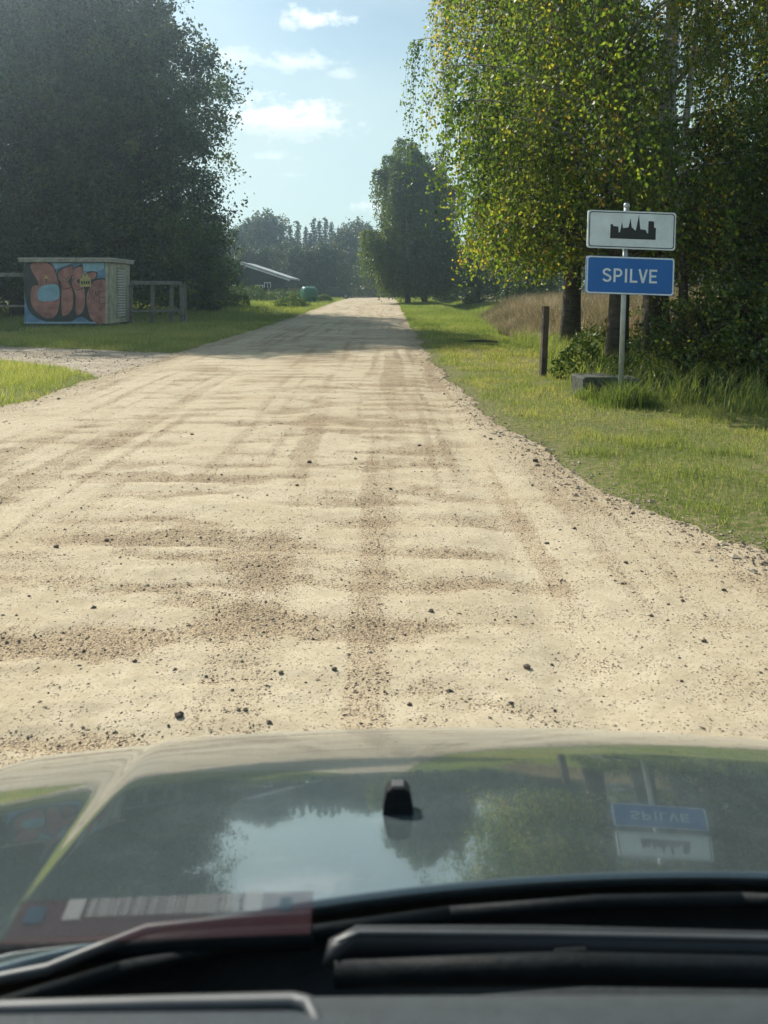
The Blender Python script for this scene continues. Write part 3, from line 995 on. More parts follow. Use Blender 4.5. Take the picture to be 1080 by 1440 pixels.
# right background
for x, y, s, rz, lab in [(10.5, 56, .95, .4, 'dark green tree behind the dry grass bank, left of the post'), (15.5, 50, 1.0, 1.9, 'dark green tree behind the dry grass bank, between the birch trunks'),
                         (8.2, 66, .8, 3.1, 'small dark tree right of the far weeping birches'), (20, 48, 1.1, 4.0, 'dark green tree behind the blue sign'), (13, 70, 1.3, 5.5, 'taller dark tree far behind the dry grass'),
                         (6.6, 84, .9, 1.1, 'small tree beside the far weeping birch')]:
    place('small_tree', T3, lab, 'tree', x, y, s, rz, 'trees behind the dry grass')
for x, y, s, rz, lab in [(15.5, 27, .62, 2.5, 'dark tree rising behind the shrubs at the right edge')]:
    place('broadleaf_tree', T1, lab, 'tree', x, y, s, rz, 'dark trees at right edge')

# --- weeping birches by the far end of the road
BF = birch('far_weeping_birch', 51, 16, 4.1, .08, 90, 3600, .10, .20, M_birch2, (1.5, 4.2), .5, (0, 0), .24, .1, twig=False, lowbias=1.1)
place('birch_tree', BF, 'tall weeping birch hanging over the far right road edge', 'tree', 2.2, 70, .98, 0, 'far weeping birches')
place('birch_tree', BF, 'second weeping birch just right of the far one', 'tree', 3.9, 73, .95, 2.0, 'far weeping birches')

# --- far forest
SPR = [spruce('spruce', 61, 14, 2.3), spruce('spruce_b', 62, 14, 2.0)]
FOR = broadleaf('forest_tree', 63, 11, 4.2, .02, 150, 75, .34, M_forest, [(0, .85), (.3, 1.0), (.6, .9), (.85, .6), (1, .2)], None, 1.1, .18, .35)
rf = np.random.default_rng(77)
ORD = ['first', 'second', 'third', 'fourth', 'fifth', 'sixth', 'seventh', 'eighth', 'ninth', 'tenth', 'eleventh', 'twelfth', 'thirteenth', 'fourteenth', 'fifteenth', 'sixteenth', 'seventeenth', 'eighteenth', 'nineteenth', 'twentieth', 'twenty-first', 'twenty-second', 'twenty-third', 'twenty-fourth', 'twenty-fifth']+['twenty-'+k for k in ('sixth', 'seventh', 'eighth', 'ninth')]
spx = [384, 397, 408, 419, 430, 441, 449, 458, 466, 476, 486, 404, 436, 471, 452]
spy = [318, 312, 314, 308, 316, 304, 307, 303, 309, 318, 322, 330, 325, 333, 330]
for i, (a, b_) in enumerate(zip(spx, spy)):
    Y = 150+rf.uniform(-8, 10); X = (a-540)*Y/1080
    Z = 1.5+(408-b_)*Y/1080
    g_ = zg(X, Y)
    place('spruce_tree', SPR[i % 2], 'dark pointed spruce on the far skyline, %s from the left' % ORD[sorted(spx).index(a)], 'tree', X, Y, (Z-g_)/14, rf.uniform(0, 6), 'spruces on the skyline')
fpx = [330, 352, 366, 380, 396, 415, 432, 452, 470, 488, 500, 512, 525, 345, 372, 400, 425, 448, 478, 505, 540, 560, 590, 620, 650, 680, 710, 740, 770, 800, 840, 880, 930, 300, 270]
fpy = [325, 318, 308, 305, 345, 350, 352, 345, 350, 325, 316, 322, 340, 350, 352, 372, 368, 374, 370, 372, 365, 362, 360, 350, 345, 350, 352, 350, 345, 350, 352, 355, 350, 325, 325]
for i, (a, b_) in enumerate(zip(fpx, fpy)):
    Y = (138 if b_ < 340 else 118)+rf.uniform(-6, 6); X = (a-540)*Y/1080
    Z = 1.5+(408-b_)*Y/1080
    g_ = zg(X, Y)
    place('forest_tree', FOR, ('rounded tree on the far skyline behind the road end, %s from the left' if b_ < 340 else 'lower tree at the front of the far wood, %s from the left') % ORD[sorted(q_ for q_, r_ in zip(fpx, fpy) if (r_ < 340) == (b_ < 340)).index(a)], 'tree', X, Y, (Z-g_)/11, rf.uniform(0, 6), 'broadleaved trees in the far wood')
# dark wood that closes the view further back
rw = np.random.default_rng(78)
P = []
for i in range(150):
    X = rw.uniform(-140, 140); Y = rw.uniform(172, 200)
    P.append(np.array([X, Y, zg(X, Y)+rw.uniform(0, 9.5)])+rw.normal(0, 1, (160, 3))*np.array([3.0, 2.5, 2.0]))
P = np.vstack(P); P = P[P[:, 2] > -1.5]
tag(obj('distant_wood', crown_mesh('distant_wood', P, .8*rw.uniform(.6, 1.3, len(P)), rw.uniform(0, 1, len(P)), M_forest, rw)), 'distant wood closing the view behind the far trees', 'wood', kind='stuff')

# --- weeds / heaps of cut greenery on the left verge
def leafy_heap(name, label, x, y, rx_, ry_, hz, n, ls, seed, mat=M_weed, spikes=0):
    rg = np.random.default_rng(seed)
    u = rg.normal(0, 1, (n, 3)); u = unit(u)*rg.uniform(.55, 1, (n, 1))**.5
    u[:, 2] = np.abs(u[:, 2])
    lump = .65+.7*vnoise(u[:, 0]*2.2+seed, u[:, 1]*2.2, seed)
    P = u*np.array([rx_, ry_, hz])*lump[:, None]
    me = crown_mesh(name, P, ls*rg.uniform(.6, 1.3, n), np.clip(rg.normal(.5, .25, n), 0, .97), mat, rg, -.6, .3)
    o = obj(name, me, loc=(x, y, zg(x, y)))
    return tag(o, label, 'plant')


for k, (px, py, wpx, hpx, lab) in enumerate([
        (332, 431, 30, 16, 'round green weed clump at the edge of the tree shade'), (300, 424, 26, 14, 'leafy weed clump left of the round one'), (355, 425, 30, 20, 'dark weed clump in front of the plank fence'),
        (412, 430, 34, 12, 'long green heap of cut grass nearest the road'), (385, 422, 46, 14, 'pale green heap of weeds below the dark fence'), (422, 419, 24, 12, 'green weed clump left of the wrapped bale'),
        (455, 415, 18, 9, 'small weed clump right of the wrapped bale'), (275, 415, 24, 12, 'weeds at the foot of the shaded trees'), (322, 418, 30, 22, 'tall dark weeds left of the grey house')]):
    Y = 1.2*1080/(py-408); Y = min(Y, 76)
    X = (px-540)*Y/1080
    leafy_heap('weed_clump', lab, X, Y, wpx*Y/1080*.75, wpx*Y/1080*.6, hpx*Y/1080*1.25, 2200, .17, 300+k)
leafy_heap('weed_clump', 'bright leafy weeds at the foot of the wooden post', 3.35, 13.1, .5, .4, .62, 900, .11, 401)
leafy_heap('weed_clump', 'yellow-green weeds between the two near birch trunks', 4.6, 15.8, .7, .5, .8, 1200, .11, 402)
leafy_heap('weed_clump', 'leafy weeds behind the concrete block', 3.75, 12.0, .55, .4, .45, 900, .10, 403)

# ------------------------------------------------------------------ place-name sign
M_galv = simple('galvanised_steel', (.42, .45, .46), .45, .12, 14, .05, .6)
M_white = simple('sign_white', (.68, .74, .80), .4, .09, 5)
M_blue = simple('sign_blue', (.004, .12, .44), .35, .05, 3)
M_black = simple('sign_black', (.012, .012, .016), .45, .05, 5)
M_back = simple('sign_back_grey', (.25, .27, .28), .5, .1, 6, metal=.3)


def rrect(x0, x1, z0, z1, r, n=6):
    pts = []
    for cx, cz, a0 in ((x1-r, z1-r, 0), (x0+r, z1-r, 90), (x0+r, z0+r, 180), (x1-r, z0+r, 270)):
        for i in range(n+1):
            a = R(a0+90*i/n)
            pts.append((cx+r*math.cos(a), cz+r*math.sin(a)))
    return pts


def ring(mb, outer, inner, y0, y1):
    n = len(outer)
    V = [(p[0], y0, p[1]) for p in outer]+[(p[0], y0, p[1]) for p in inner]+[(p[0], y1, p[1]) for p in outer]+[(p[0], y1, p[1]) for p in inner]
    Q = []
    for a in range(n):
        b = (a+1) % n
        Q += [(a, b, n+b, n+a), (2*n+a, 3*n+a, 3*n+b, 2*n+b), (a, 2*n+a, 2*n+b, b), (n+a, n+b, 3*n+b, 3*n+a)]
    mb.add(V, Q)


SX, SY = 3.075, 10.0
sign = thing('place_name_sign', 'blue and white place-name sign on a grey steel post in the right verge', 'sign', (SX, SY, zg(SX, SY)))
sign.rotation_euler = (0, R(1.9), R(1.5))
MB().tube([(0, 0, -.3), (0, 0, 1.3), (0, 0, 2.60)], .034, 16).build('post', M_galv, sign, True)
MB().lathe([(0.0, 2.635), (.03, 2.630), (.040, 2.61), (.040, 2.575), (.035, 2.57)], 16).build('post_cap', M_galv, sign, True)
cx = .055
for zc, hh, nm in ((2.275, .245, 'city_panel'), (1.685, .245, 'name_panel')):
    hw = .575
    m = MB(); m.prism(rrect(cx-hw, cx+hw, zc-hh, zc+hh, .035), -.062, -.042)
    pan = m.build(nm, M_white if nm == 'city_panel' else M_blue, sign)
    # folded metal rim behind the panel
    m = MB(); ring(m, rrect(cx-hw, cx+hw, zc-hh, zc+hh, .035), rrect(cx-hw+.02, cx+hw-.02, zc-hh+.02, zc+hh-.02, .02), -.0415, -.022)
    m.build('rim', M_back, pan)
    for s in (-.14, .14):
        m = MB(); m.box((-.09, -.0415, zc+s-.018), (.09, -.036, zc+s+.018), .002)
        m.box((-.045, .034, zc+s-.018), (.045, .040, zc+s+.018), .002); m.box((-.045, -.036, zc+s-.018), (-.036, .0345, zc+s+.018)); m.box((.036, -.036, zc+s-.018), (.045, .0345, zc+s+.018))
        m.build('bracket', M_galv, pan)
    if nm == 'city_panel':
        m = MB(); ring(m, rrect(cx-hw+.018, cx+hw-.018, zc-hh+.018, zc+hh-.018, .035), rrect(cx-hw+.029, cx+hw-.029, zc-hh+.029, zc+hh-.029, .030), -.0645, -.0625)
        m.build('border', M_black, pan)
        # skyline, in panel units (u right, v up), metres
        sk = [(-.30, -.125), (.295, -.125), (.295, .030), (.270, .035), (.268, .105), (.255, .115), (.205, .115), (.195, .108), (.195, -.04), (.183, -.045), (.160, .0), (.090, .005),
              (.068, .19), (.035, .0), (.033, -.01), (.018, -.01), (-.008, .020), (-.022, .025), (-.040, .145), (-.062, .028), (-.075, .022), (-.125, .015), (-.135, .010), (-.150, .095), (-.165, .0), (-.175, -.042),
              (-.190, -.045), (-.197, .03), (-.262, .035), (-.27, .058), (-.298, .06)]
        m = MB(); m.prism([(cx+.02+u, zc+.01+v) for u, v in sk], -.0645, -.0625)
        m.build('skyline_emblem', M_black, pan)
    else:
        m = MB(); ring(m, rrect(cx-hw+.004, cx+hw-.004, zc-hh+.004, zc+hh-.004, .034), rrect(cx-hw+.022, cx+hw-.022, zc-hh+.022, zc+hh-.022, .028), -.0645, -.0625)
        m.build('border', M_white, pan)
        # the lettering, drawn as even strokes
        H_ = .178; st = .027
        def arc(cx_, cz_, rx_, rz_, a0, a1, n=14):
            return [(cx_+rx_*math.cos(R(a0+(a1-a0)*i/n)), cz_+rz_*math.sin(R(a0+(a1-a0)*i/n))) for i in range(n+1)]
        h2 = st/2
        GL = {
            'S': ([arc(.056, .1305, .044, .034, 20, 270, 16)+arc(.056, .0500, .046, .0365, 90, -165, 16)], .112),
            'P': ([[(h2, 0), (h2, H_)], [(h2, H_-h2), (.058, H_-h2)]+arc(.058, H_-h2-.042, .042, .042, 90, -90, 12)+[(.058, H_-h2-.084), (h2, H_-h2-.084)]], .113),
            'I': ([[(h2, 0), (h2, H_)]], .027),
            'L': ([[(h2, 0), (h2, H_)], [(h2, h2), (.098, h2)]], .098),
            'V': ([[(h2*.9, H_), (.060, 0)], [(.120-h2*.9, H_), (.060, 0)]], .120),
            'E': ([[(h2, 0), (h2, H_)], [(h2, h2), (.102, h2)], [(h2, H_/2), (.092, H_/2)], [(h2, H_-h2), (.102, H_-h2)]], .102)}
        gap = [.030, .036, .038, .012, .022, 0]
        tot = sum(GL[c][1] for c in 'SPILVE')+sum(gap)
        xx = cx-tot/2-.005
        for ci, ch in enumerate('SPILVE'):
            m = MB()
            for li, line in enumerate(GL[ch][0]):
                L_ = np.array(line)
                tg_ = np.gradient(L_, axis=0); tg_ /= np.linalg.norm(tg_, axis=1)[:, None]+1e-9
                nr = np.stack([-tg_[:, 1], tg_[:, 0]], -1)*h2
                a = L_+nr; b = L_-nr
                d0 = -.0645-.0002*li
                poly = [tuple(p) for p in a]+[tuple(p) for p in b[::-1]]
                k_ = len(a)
                V = [(p[0]+xx, d0, p[1]+zc-H_/2) for p in poly]+[(p[0]+xx, -.0625, p[1]+zc-H_/2) for p in poly]
                nn = len(poly)
                Q = [(i, i+1, nn-2-i, nn-1-i) for i in range(k_-1)]+[(i, (i+1) % nn, (i+1) % nn+nn, i+nn) for i in range(nn)]
                m.add(V, Q)
            m.build('letter', M_white, pan)
            xx += GL[ch][1]+gap[ci]

# ------------------------------------------------------------------ wooden post, concrete block, branch
M_oldwood = simple('weathered_wood', (.10, .075, .055), .85, .3, 5, .6)
M_greywood = simple('grey_wood', (.20, .19, .17), .85, .25, 4, .5)
M_conc = simple('mossy_concrete', (.07, .072, .062), .95, .3, 4, .9, dark=(.03, .038, .02))
wp = thing('wooden_post', 'dark square wooden post standing alone in the right verge grass', 'post', (2.75, 13.3, zg(2.75, 13.3)))
wp.rotation_euler = (0, R(2.6), R(12))
m = MB(); m.box((-.052, -.052, -.2), (.052, .052, 1.20), .008)
m.build('shaft', M_oldwood, wp)
m = MB(); m.box((-.056, -.056, 1.2005), (.056, .056, 1.222), .006); m.build('cap_board', M_oldwood, wp)

cb_ = thing('concrete_block', 'low mossy concrete block lying in the grass behind the sign post', 'block', (3.13, 10.9, zg(3.03, 10.9)-.07), R(4))
m = MB(); m.box((-.40, -.28, -.12), (.10, .28, .36), .025); m.build('block', M_conc, cb_)
m = MB(); m.box((.104, -.26, -.12), (.46, .30, .33), .03); m.build('block', M_conc, cb_)

br = MB()
br.tube([(0, 0, 0), (.35, -.05, -.18), (.62, -.05, -.42)], [.014, .018, .022], 6)
br.tube([(.30, -.04, -.15), (.22, -.02, .08)], [.014, .008], 6)
tag(br.build('broken_branch', simple('bleached_wood', (.45, .43, .40), .8, .1, 8), loc=(4.20, 19.2, 2.25)), 'bleached broken branch sticking out beside the scarred birch trunk', 'branch')
stick = MB(); stick.tube([(-.45, .1, .05), (0, 0, .07), (.42, -.1, .04)], [.02, .035, .025], 7)
tag(stick.build('fallen_branch', M_oldwood, loc=(2.75, 21.5, zg(2.75, 21.5)+.03)), 'short dark branch lying on the mown verge', 'branch')

# ------------------------------------------------------------------ painted kiosk
KX, KY = -14.05, 30.0          # front left corner
KW, KD, KH = 3.28, 2.45, 2.62
kz = zg(-12.5, 30)-.05
kiosk = thing('painted_kiosk', 'small flat-roofed transformer kiosk covered in red and blue graffiti', 'kiosk', (KX, KY, kz))
M_kwall = simple('kiosk_plaster', (.30, .28, .22), .9, .15, 3, .3)
M_kside = simple('kiosk_yellow_paint', (.44, .42, .31), .8, .2, 4, .2)
M_kroof = simple('kiosk_roof', (.38, .35, .30), .85, .2, 5, .3)
M_gblue = simple('spray_blue', (.17, .29, .44), .8, .28, 2.5)
M_gpale = simple('spray_pale_blue', (.30, .48, .58), .8, .15, 3)
M_gred = simple('spray_red', (.43, .20, .165), .8, .25, 2.6)
M_gdark = simple('spray_black', (.055, .06, .06), .8, .2, 4)
M_yel = simple('warning_yellow', (.50, .40, .16), .6, .1, 6)
M_gwhite = simple('louvre_white', (.62, .62, .56), .6, .12, 6)
MB().box((0, 0, 0), (KW, KD, KH), .01).build('wall', M_kwall, kiosk)
MB().box((-.03, -.02, -.3), (KW+.03, KD+.03, .22), .02).build('plinth', M_conc, kiosk)
rf_ = MB(); rf_.box((-.16, -.16, KH+.003), (KW+.16, KD+.16, KH+.14), .02)
roof = rf_.build('roof', M_kroof, kiosk)
MB().box((-.18, -.18, KH+.143), (KW+.18, KD+.18, KH+.175), .008).build('roof_sheet', M_gwhite, roof)
MB().box((KW-.10, -.035, .225), (KW+.005, -.003, KH)).build('corner_board', M_kside, kiosk)
# side wall: louvred door towards the road
side = MB(); side.box((KW+.003, .02, .225), (KW+.035, KD-.02, KH-.01), .004)
sd_ = side.build('side_panel', M_kside, kiosk)
for y0, y1 in ((.85, 1.75),):
    MB().box((KW+.036, y0-.05, .40), (KW+.048, y1+.05, KH-.15), .002).build('door_leaf', M_kwall, kiosk)
    lv0 = MB(); lv0.box((0, y0, -.030), (.045, y1, .030), .0, Matrix.Rotation(R(28), 3, 'Y'))
    lvm = lv0.mesh('louvre', M_gwhite)
    nl = 18
    for i in range(nl):
        obj('louvre', lvm, kiosk, (KW+.052, 0, .52+i*(KH-.80)/(nl-1)))

# mural on the front: traced shapes (metres on the wall), each a thin paint layer
def face(cxp, cyp):
    return ((cxp-150)/720*KW, KH-(cyp-160)/(655-160)*KH)


def paint(name, pts, mat, layer):
    m = MB(); d = -.004*layer
    m.prism([face(*p) for p in pts], d-.0015, d+.0005)
    m.build(name, mat, kiosk)


def spl(pts, n=5):
    """closed smooth outline through points"""
    P = np.array(pts, float); m_ = len(P); out_ = []
    for i in range(m_):
        p0, p1, p2, p3 = P[i-1], P[i], P[(i+1) % m_], P[(i+2) % m_]
        for j in range(n):
            t = j/n
            out_.append(tuple(.5*((2*p1)+(-p0+p2)*t+(2*p0-5*p1+4*p2-p3)*t*t+(-p0+3*p1-3*p2+p3)*t**3)))
    return out_


def grow(pts, d):
    P = np.array(pts); c = P.mean(0)
    v = P-c
    return [tuple(p) for p in P+v/(np.linalg.norm(v, axis=1)[:, None]+1e-6)*d]


paint('mural_ground', [(152, 162), (852, 162), (852, 612), (152, 612)], M_gblue, 1)
paint('mural_panel', [(655, 165), (835, 165), (835, 205), (770, 228), (655, 225)], M_gpale, 2)
paint('mural_panel', [(385, 165), (560, 165), (500, 185), (400, 215)], M_gpale, 2)
paint('mural_shadow', spl([(160, 170), (380, 165), (460, 300), (640, 170), (660, 300), (850, 290), (858, 600), (740, 610), (640, 560), (540, 600), (400, 605), (240, 560), (165, 450)]), M_gdark, 3)
L1 = spl([(205, 178), (372, 172), (430, 270), (455, 400), (440, 520), (385, 572), (300, 555), (225, 490), (205, 400), (225, 335), (275, 318)])
L2 = spl([(440, 235), (555, 188), (562, 250), (530, 300), (562, 360), (572, 450), (550, 520), (480, 555), (470, 450), (470, 330)])
L3 = spl([(575, 215), (645, 195), (648, 260), (600, 300), (660, 340), (672, 430), (660, 510), (610, 550), (590, 500), (590, 400), (560, 320)])
L4 = spl([(720, 330), (770, 292), (850, 300), (856, 430), (856, 585), (790, 612), (720, 570), (690, 480), (688, 400)])
L5 = spl([(690, 240), (765, 236), (760, 275), (720, 285), (695, 270)])
for Lx in (L1, L2, L3, L4, L5):
    paint('mural_outline', grow(Lx, 9), M_gdark, 4)
    paint('mural_letter', Lx, M_gred, 5)
paint('mural_patch', spl([(285, 345), (430, 325), (440, 430), (280, 440)]), M_gpale, 6)
paint('mural_flash', [(320, 280), (340, 250), (362, 280)], M_yel, 6)
paint('mural_flash', [(336, 282), (346, 282), (344, 318), (338, 318)], M_gdark, 6)


def strokes(name, lines, wd, mat, layer):
    m = MB()
    for ln in lines:
        for (a, b) in zip(ln[:-1], ln[1:]):
            A = np.array(face(*a)); B = np.array(face(*b)); d = B-A; nr = np.array([-d[1], d[0]])/np.linalg.norm(d)*wd/2
            m.prism([tuple(A+nr), tuple(B+nr), tuple(B-nr), tuple(A-nr)], -.004*layer-.0015, -.004*layer+.0005)
    m.build(name, mat, kiosk)


strokes('tag_writing', [[(703, 432), (712, 360), (724, 420), (735, 365), (745, 430)], [(755, 430), (760, 375), (772, 412), (782, 372), (788, 438)], [(868, 372), (795, 376), (797, 468), (868, 462)], [(797, 418), (850, 414)]], .018, M_gdark, 6)
strokes('mural_line', [[(505, 285), (545, 262), (590, 252)], [(510, 305), (560, 300), (590, 275)], [(480, 360), (560, 345)], [(600, 365), (655, 350)]], .022, M_gdark, 6)
MB().box((0, -.040, 0), (.44, -.030, .34), .004).build('warning_plate', M_yel, kiosk, loc=(face(628, 335)[0], 0, face(628, 340)[1]))
px0, pz0 = face(628, 340)
m = MB(); m.prism([(px0+.07, pz0+.345), (px0+.37, pz0+.345), (px0+.22, pz0+.60)], -.040, -.030); tri_ = m.build('warning_triangle', M_yel, kiosk)
m = MB(); m.prism([(px0+.20, pz0+.53), (px0+.245, pz0+.53), (px0+.215, pz0+.47), (px0+.25, pz0+.47), (px0+.195, pz0+.38), (px0+.21, pz0+.44), (px0+.18, pz0+.44)], -.0435, -.0415); m.build('lightning_bolt', M_gdark, tri_)
m = MB()
for i in range(4):
    m.box((px0+.06+i*.09, -.0435, pz0+.10), (px0+.12+i*.09, -.0415, pz0+.22))
m.build('plate_print', M_gdark, kiosk)
MB().box((0, -.02, .24), (KW, -.004, .30), .004).build('base_rail', M_gpale, kiosk)

# ------------------------------------------------------------------ wooden frame fences by the kiosk
def frame_fence(label, pts, ztop, zmid, group):
    o = thing('wooden_frame_fence', label, 'fence', (pts[0][0], pts[0][1], zg(*pts[0])), 0, group)
    bx, by = pts[0]
    for (x, y) in pts:
        MB().box((-.075, -.06, -.2), (.075, .06, ztop), .008).build('post', M_greywood, o, loc=(x-bx, y-by, 0))
    for (a, b) in zip(pts[:-1], pts[1:]):
        d = Vector((b[0]-a[0], b[1]-a[1], 0))
        L_ = d.length
        ang = math.atan2(d.y, d.x)
        for zt, hh in ((ztop+.003, .16), (zmid, .09)):
            m = MB(); m.box((.0, -.045, 0), (L_, .045, hh), .006, Matrix.Rotation(ang, 3, 'Z'))
            m.build('rail', M_greywood, o, loc=(a[0]-bx, a[1]-by+(.0 if zt > zmid else -.11), zt))
    return o


frame_fence('grey timber frame fence right of the painted kiosk', [(-10.55, 32.0), (-9.95, 33.0), (-9.35, 33.8), (-8.95, 34.0)], 1.72, .55, 'timber frame fences')
frame_fence('grey timber frame fence left of the painted kiosk', [(-17.6, 31.6), (-16.1, 31.6), (-14.6, 31.6)], 2.05, .8, 'timber frame fences')
lp = MB(); lp.box((-.08, -.08, -.2), (.08, .08, 1.75), .01)
tag(lp.build('wooden_post', M_greywood, loc=(-9.1, 35.0, zg(-9.1, 35))), 'lone grey wooden post right of the timber frame fence', 'post')

# ------------------------------------------------------------------ grey house, fences, bale, parked vehicle
hz = zg(-15, 88)
house = thing('house', 'dark grey gabled house behind the plank fence, left of the road', 'house', (-16.3, 88, hz))
M_hwall = simple('house_wall', (.055, .065, .075), .85, .15, 2)
M_hroof = simple('house_roof', (.42, .43, .43), .45, .12, 2, .1, .2)
M_frame = simple('window_frame_white', (.75, .76, .76), .5, .05, 5)
M_glass, t = newmat('window_glass')
p = t.n('ShaderNodeBsdfPrincipled', ins={'Base Color': (.02, .025, .03, 1), 'Roughness': .08, 'Specular IOR Level': .6})
t.n('ShaderNodeOutputMaterial', ins={0: p.outputs[0]})
m = MB(); m.prism([(-5.0, 0), (5.0, 0), (5.0, 2.45), (0, 4.1), (-5.0, 2.45)], 0, 9); m.build('wall', M_hwall, house)
for s in (1, -1):
    m = MB(); m.prism([(0, 4.19), (s*5.6, 2.34), (s*5.6, 2.54), (0, 4.41)], -.7, 9.7); m.build('roof_slope', M_hroof, house)
    m = MB(); m.prism([(0, 4.02), (s*5.6, 2.17), (s*5.6, 2.335), (0, 4.185)], -.74, -.68); m.build('barge_board', M_frame if s > 0 else M_hwall, house)
for x0, x1, z0, z1 in ((1.55, 2.45, .95, 1.75), (2.55, 3.35, 1.0, 2.05), (-1.2, -.2, .95, 1.75)):
    wn = MB(); ring(wn, [(x0, z0), (x1, z0), (x1, z1), (x0, z1)], [(x0+.1, z0+.1), (x1-.1, z0+.1), (x1-.1, z1-.1), (x0+.1, z1-.1)], -.07, -.004)
    wo = wn.build('window', M_frame, house)
    MB().box((x0+.1, -.03, z0+.1), (x1-.1, -.02, z1-.1)).build('pane', M_glass, wo)
    MB().box(((x0+x1)/2-.03, -.06, z0+.1), ((x0+x1)/2+.03, -.031, z1-.1)).build('mullion', M_frame, wo)
MB().box((-.3, 2, 4.0), (.3, 2.6, 5.0), .02).build('chimney', M_conc, house)

M_dfence = simple('dark_fence', (.045, .045, .048), .85, .2, 2)
M_tan = simple('tan_boards', (.26, .22, .16), .85, .2, 2)


def panel_fence(label, xa, xb, y, n, h, mat, group):
    o = thing('plank_fence', label, 'fence', (xa, y, zg((xa+xb)/2, y)), 0, group)
    L_ = (xb-xa)/n
    for i in range(n+1):
        MB().box((i*L_-.06, -.10, -.2), (i*L_+.06, .02, h+.08), .01).build('post', M_greywood, o)
    pl = MB(); pl.box((-.068, 0, -.05), (.068, .022, h)); pm = pl.mesh('plank', mat)
    for i in range(n):
        for zt in (.3, h-.3):
            MB().box((i*L_+.06, .03, zt), ((i+1)*L_-.06, .07, zt+.08)).build('rail', mat, o)
        k_ = int(L_/.15)
        for j in range(k_):
            obj('plank', pm, o, (i*L_+.075+(j+.5)*(L_-.15)/k_, 0, (j % 3)*.012))
    return o


panel_fence('dark brown plank fence in front of the grey house', -16.2, -9.9, 80, 3, 1.45, M_dfence, 'plank fences')
panel_fence('tan board fence section right of the dark fence', -9.7, -7.3, 79, 2, 1.35, M_tan, 'plank fences')

M_wrap, t = newmat('green_plastic_wrap')
tcn = t.n('ShaderNodeTexCoord'); nz = t.noise(tcn.outputs['Object'], 5, 4, .6)
p = t.n('ShaderNodeBsdfPrincipled', ins={'Base Color': t.ramp(nz, [(.3, (.02, .12, .06)), (.7, (.04, .20, .10))]), 'Roughness': .3})
bp = t.n('ShaderNodeBump', ins={'Strength': .5, 'Distance': .05, 'Height': nz}); t.t.links.new(bp.outputs[0], p.inputs['Normal'])
t.n('ShaderNodeOutputMaterial', ins={0: p.outputs[0]})
bale = thing('wrapped_bale', 'round green plastic-wrapped bale on the left verge', 'bale', (-7.15, 73, zg(-7.15, 73)), R(25))
m = MB(); m.lathe([(0, -.68), (.5, -.69), (.70, -.64), (.78, -.55), (.80, -.3), (.79, 0), (.80, .3), (.78, .55), (.70, .64), (.5, .69), (0, .68)], 28, 'X', (0, 0, .72))
m.build('wrap', M_wrap, bale, True)
m = MB(); m.tube([(.1, -.70, .35), (.2, -.82, .12), (.25, -.95, .02)], [.10, .09, .05], 7); m.build('loose_end', M_wrap, bale, True)

# dark vehicle parked in the shade at the end of the grass
VX, VY = -6.1, 97
M_vbody = simple('dark_car_paint', (.03, .035, .045), .25, .1, 2, metal=.3)
M_tyre = simple('tyre_rubber', (.012, .012, .013), .85, .1, 8)
M_rim = simple('wheel_rim', (.35, .36, .37), .35, .1, 5, metal=.8)
veh = thing('parked_car', 'dark car parked in the shade left of the road end', 'car', (VX, VY, zg(VX, VY)), R(0))
prof = [(-2.0, .35), (2.0, .35), (2.08, .62), (1.98, .86), (1.15, .96), (.62, 1.42), (-.95, 1.46), (-1.65, 1.02), (-2.02, .95), (-2.08, .60)]
m = MB(); m.prism(prof, -.82, .82); m.build('body', M_vbody, veh)
m = MB(); m.prism([(1.02, .985), (.58, 1.37), (.0, 1.385), (.0, .985)], -.828, -.822); m.build('side_window', M_glass, veh)
m = MB(); m.prism([(-.08, .985), (-.08, 1.385), (-.9, 1.40), (-1.4, 1.03)], -.828, -.822); m.build('side_window', M_glass, veh)
MB().box((-.95, -.74, 1.455), (.55, .74, 1.478), .008).build('roof_sheen', simple('roof_reflection', (.5, .52, .53), .3, .08, 2), veh)  # light reflection on the dark roof, painted as a pale slab
for x in (-1.3, 1.3):
    for y in (-.80, .80):
        wl = MB(); wl.lathe([(.0, -.10), (.26, -.10), (.32, -.08), (.33, 0), (.32, .08), (.26, .10), (0, .10)], 20, 'Y')
        wo = wl.build('wheel', M_tyre, veh, True, (x, y, .33))
        MB().lathe([(0, -.112), (.19, -.112), (.20, -.102)], 16, 'Y').build('rim', M_rim, wo, True)

# ------------------------------------------------------------------ the car the picture is taken from
M_paint, t = newmat('dark_grey_car_paint')
tcn = t.n('ShaderNodeTexCoord')
fl = t.noise(tcn.outputs['Object'], 900, 2, .5)
dust = t.noise(tcn.outputs['Object'], 6, 6, .65)
dust2 = t.noise(tcn.outputs['Object'], 160, 3, .6)
base = t.mix(t.smooth(fl, .45, .7), (.13, .15, .155, 1), (.19, .215, .22, 1))
df = t.math('MULTIPLY', t.smooth(t.math('ADD', t.math('MULTIPLY', dust, .7), t.math('MULTIPLY', dust2, .3)), .45, .75), .07)
base = t.mix(df, base, (.30, .27, .21, 1))
rough = t.math('ADD', .015, t.math('MULTIPLY', df, .10))
p = t.n('ShaderNodeBsdfPrincipled', ins={'Base Color': base, 'Metallic': 1.0, 'Roughness': .07, 'Coat Weight': 1.0, 'Coat Roughness': rough, 'Coat IOR': 1.6})
dd = t.n('ShaderNodeBsdfDiffuse', ins={'Color': (.29, .37, .39, 1)})  # windscreen glare and dust put into the paint as one pale layer
mx = t.n('ShaderNodeMixShader', ins={0: t.math('ADD', .115, df), 1: p.outputs[0], 2: dd.outputs[0]})
t.n('ShaderNodeOutputMaterial', ins={0: mx.outputs[0]})
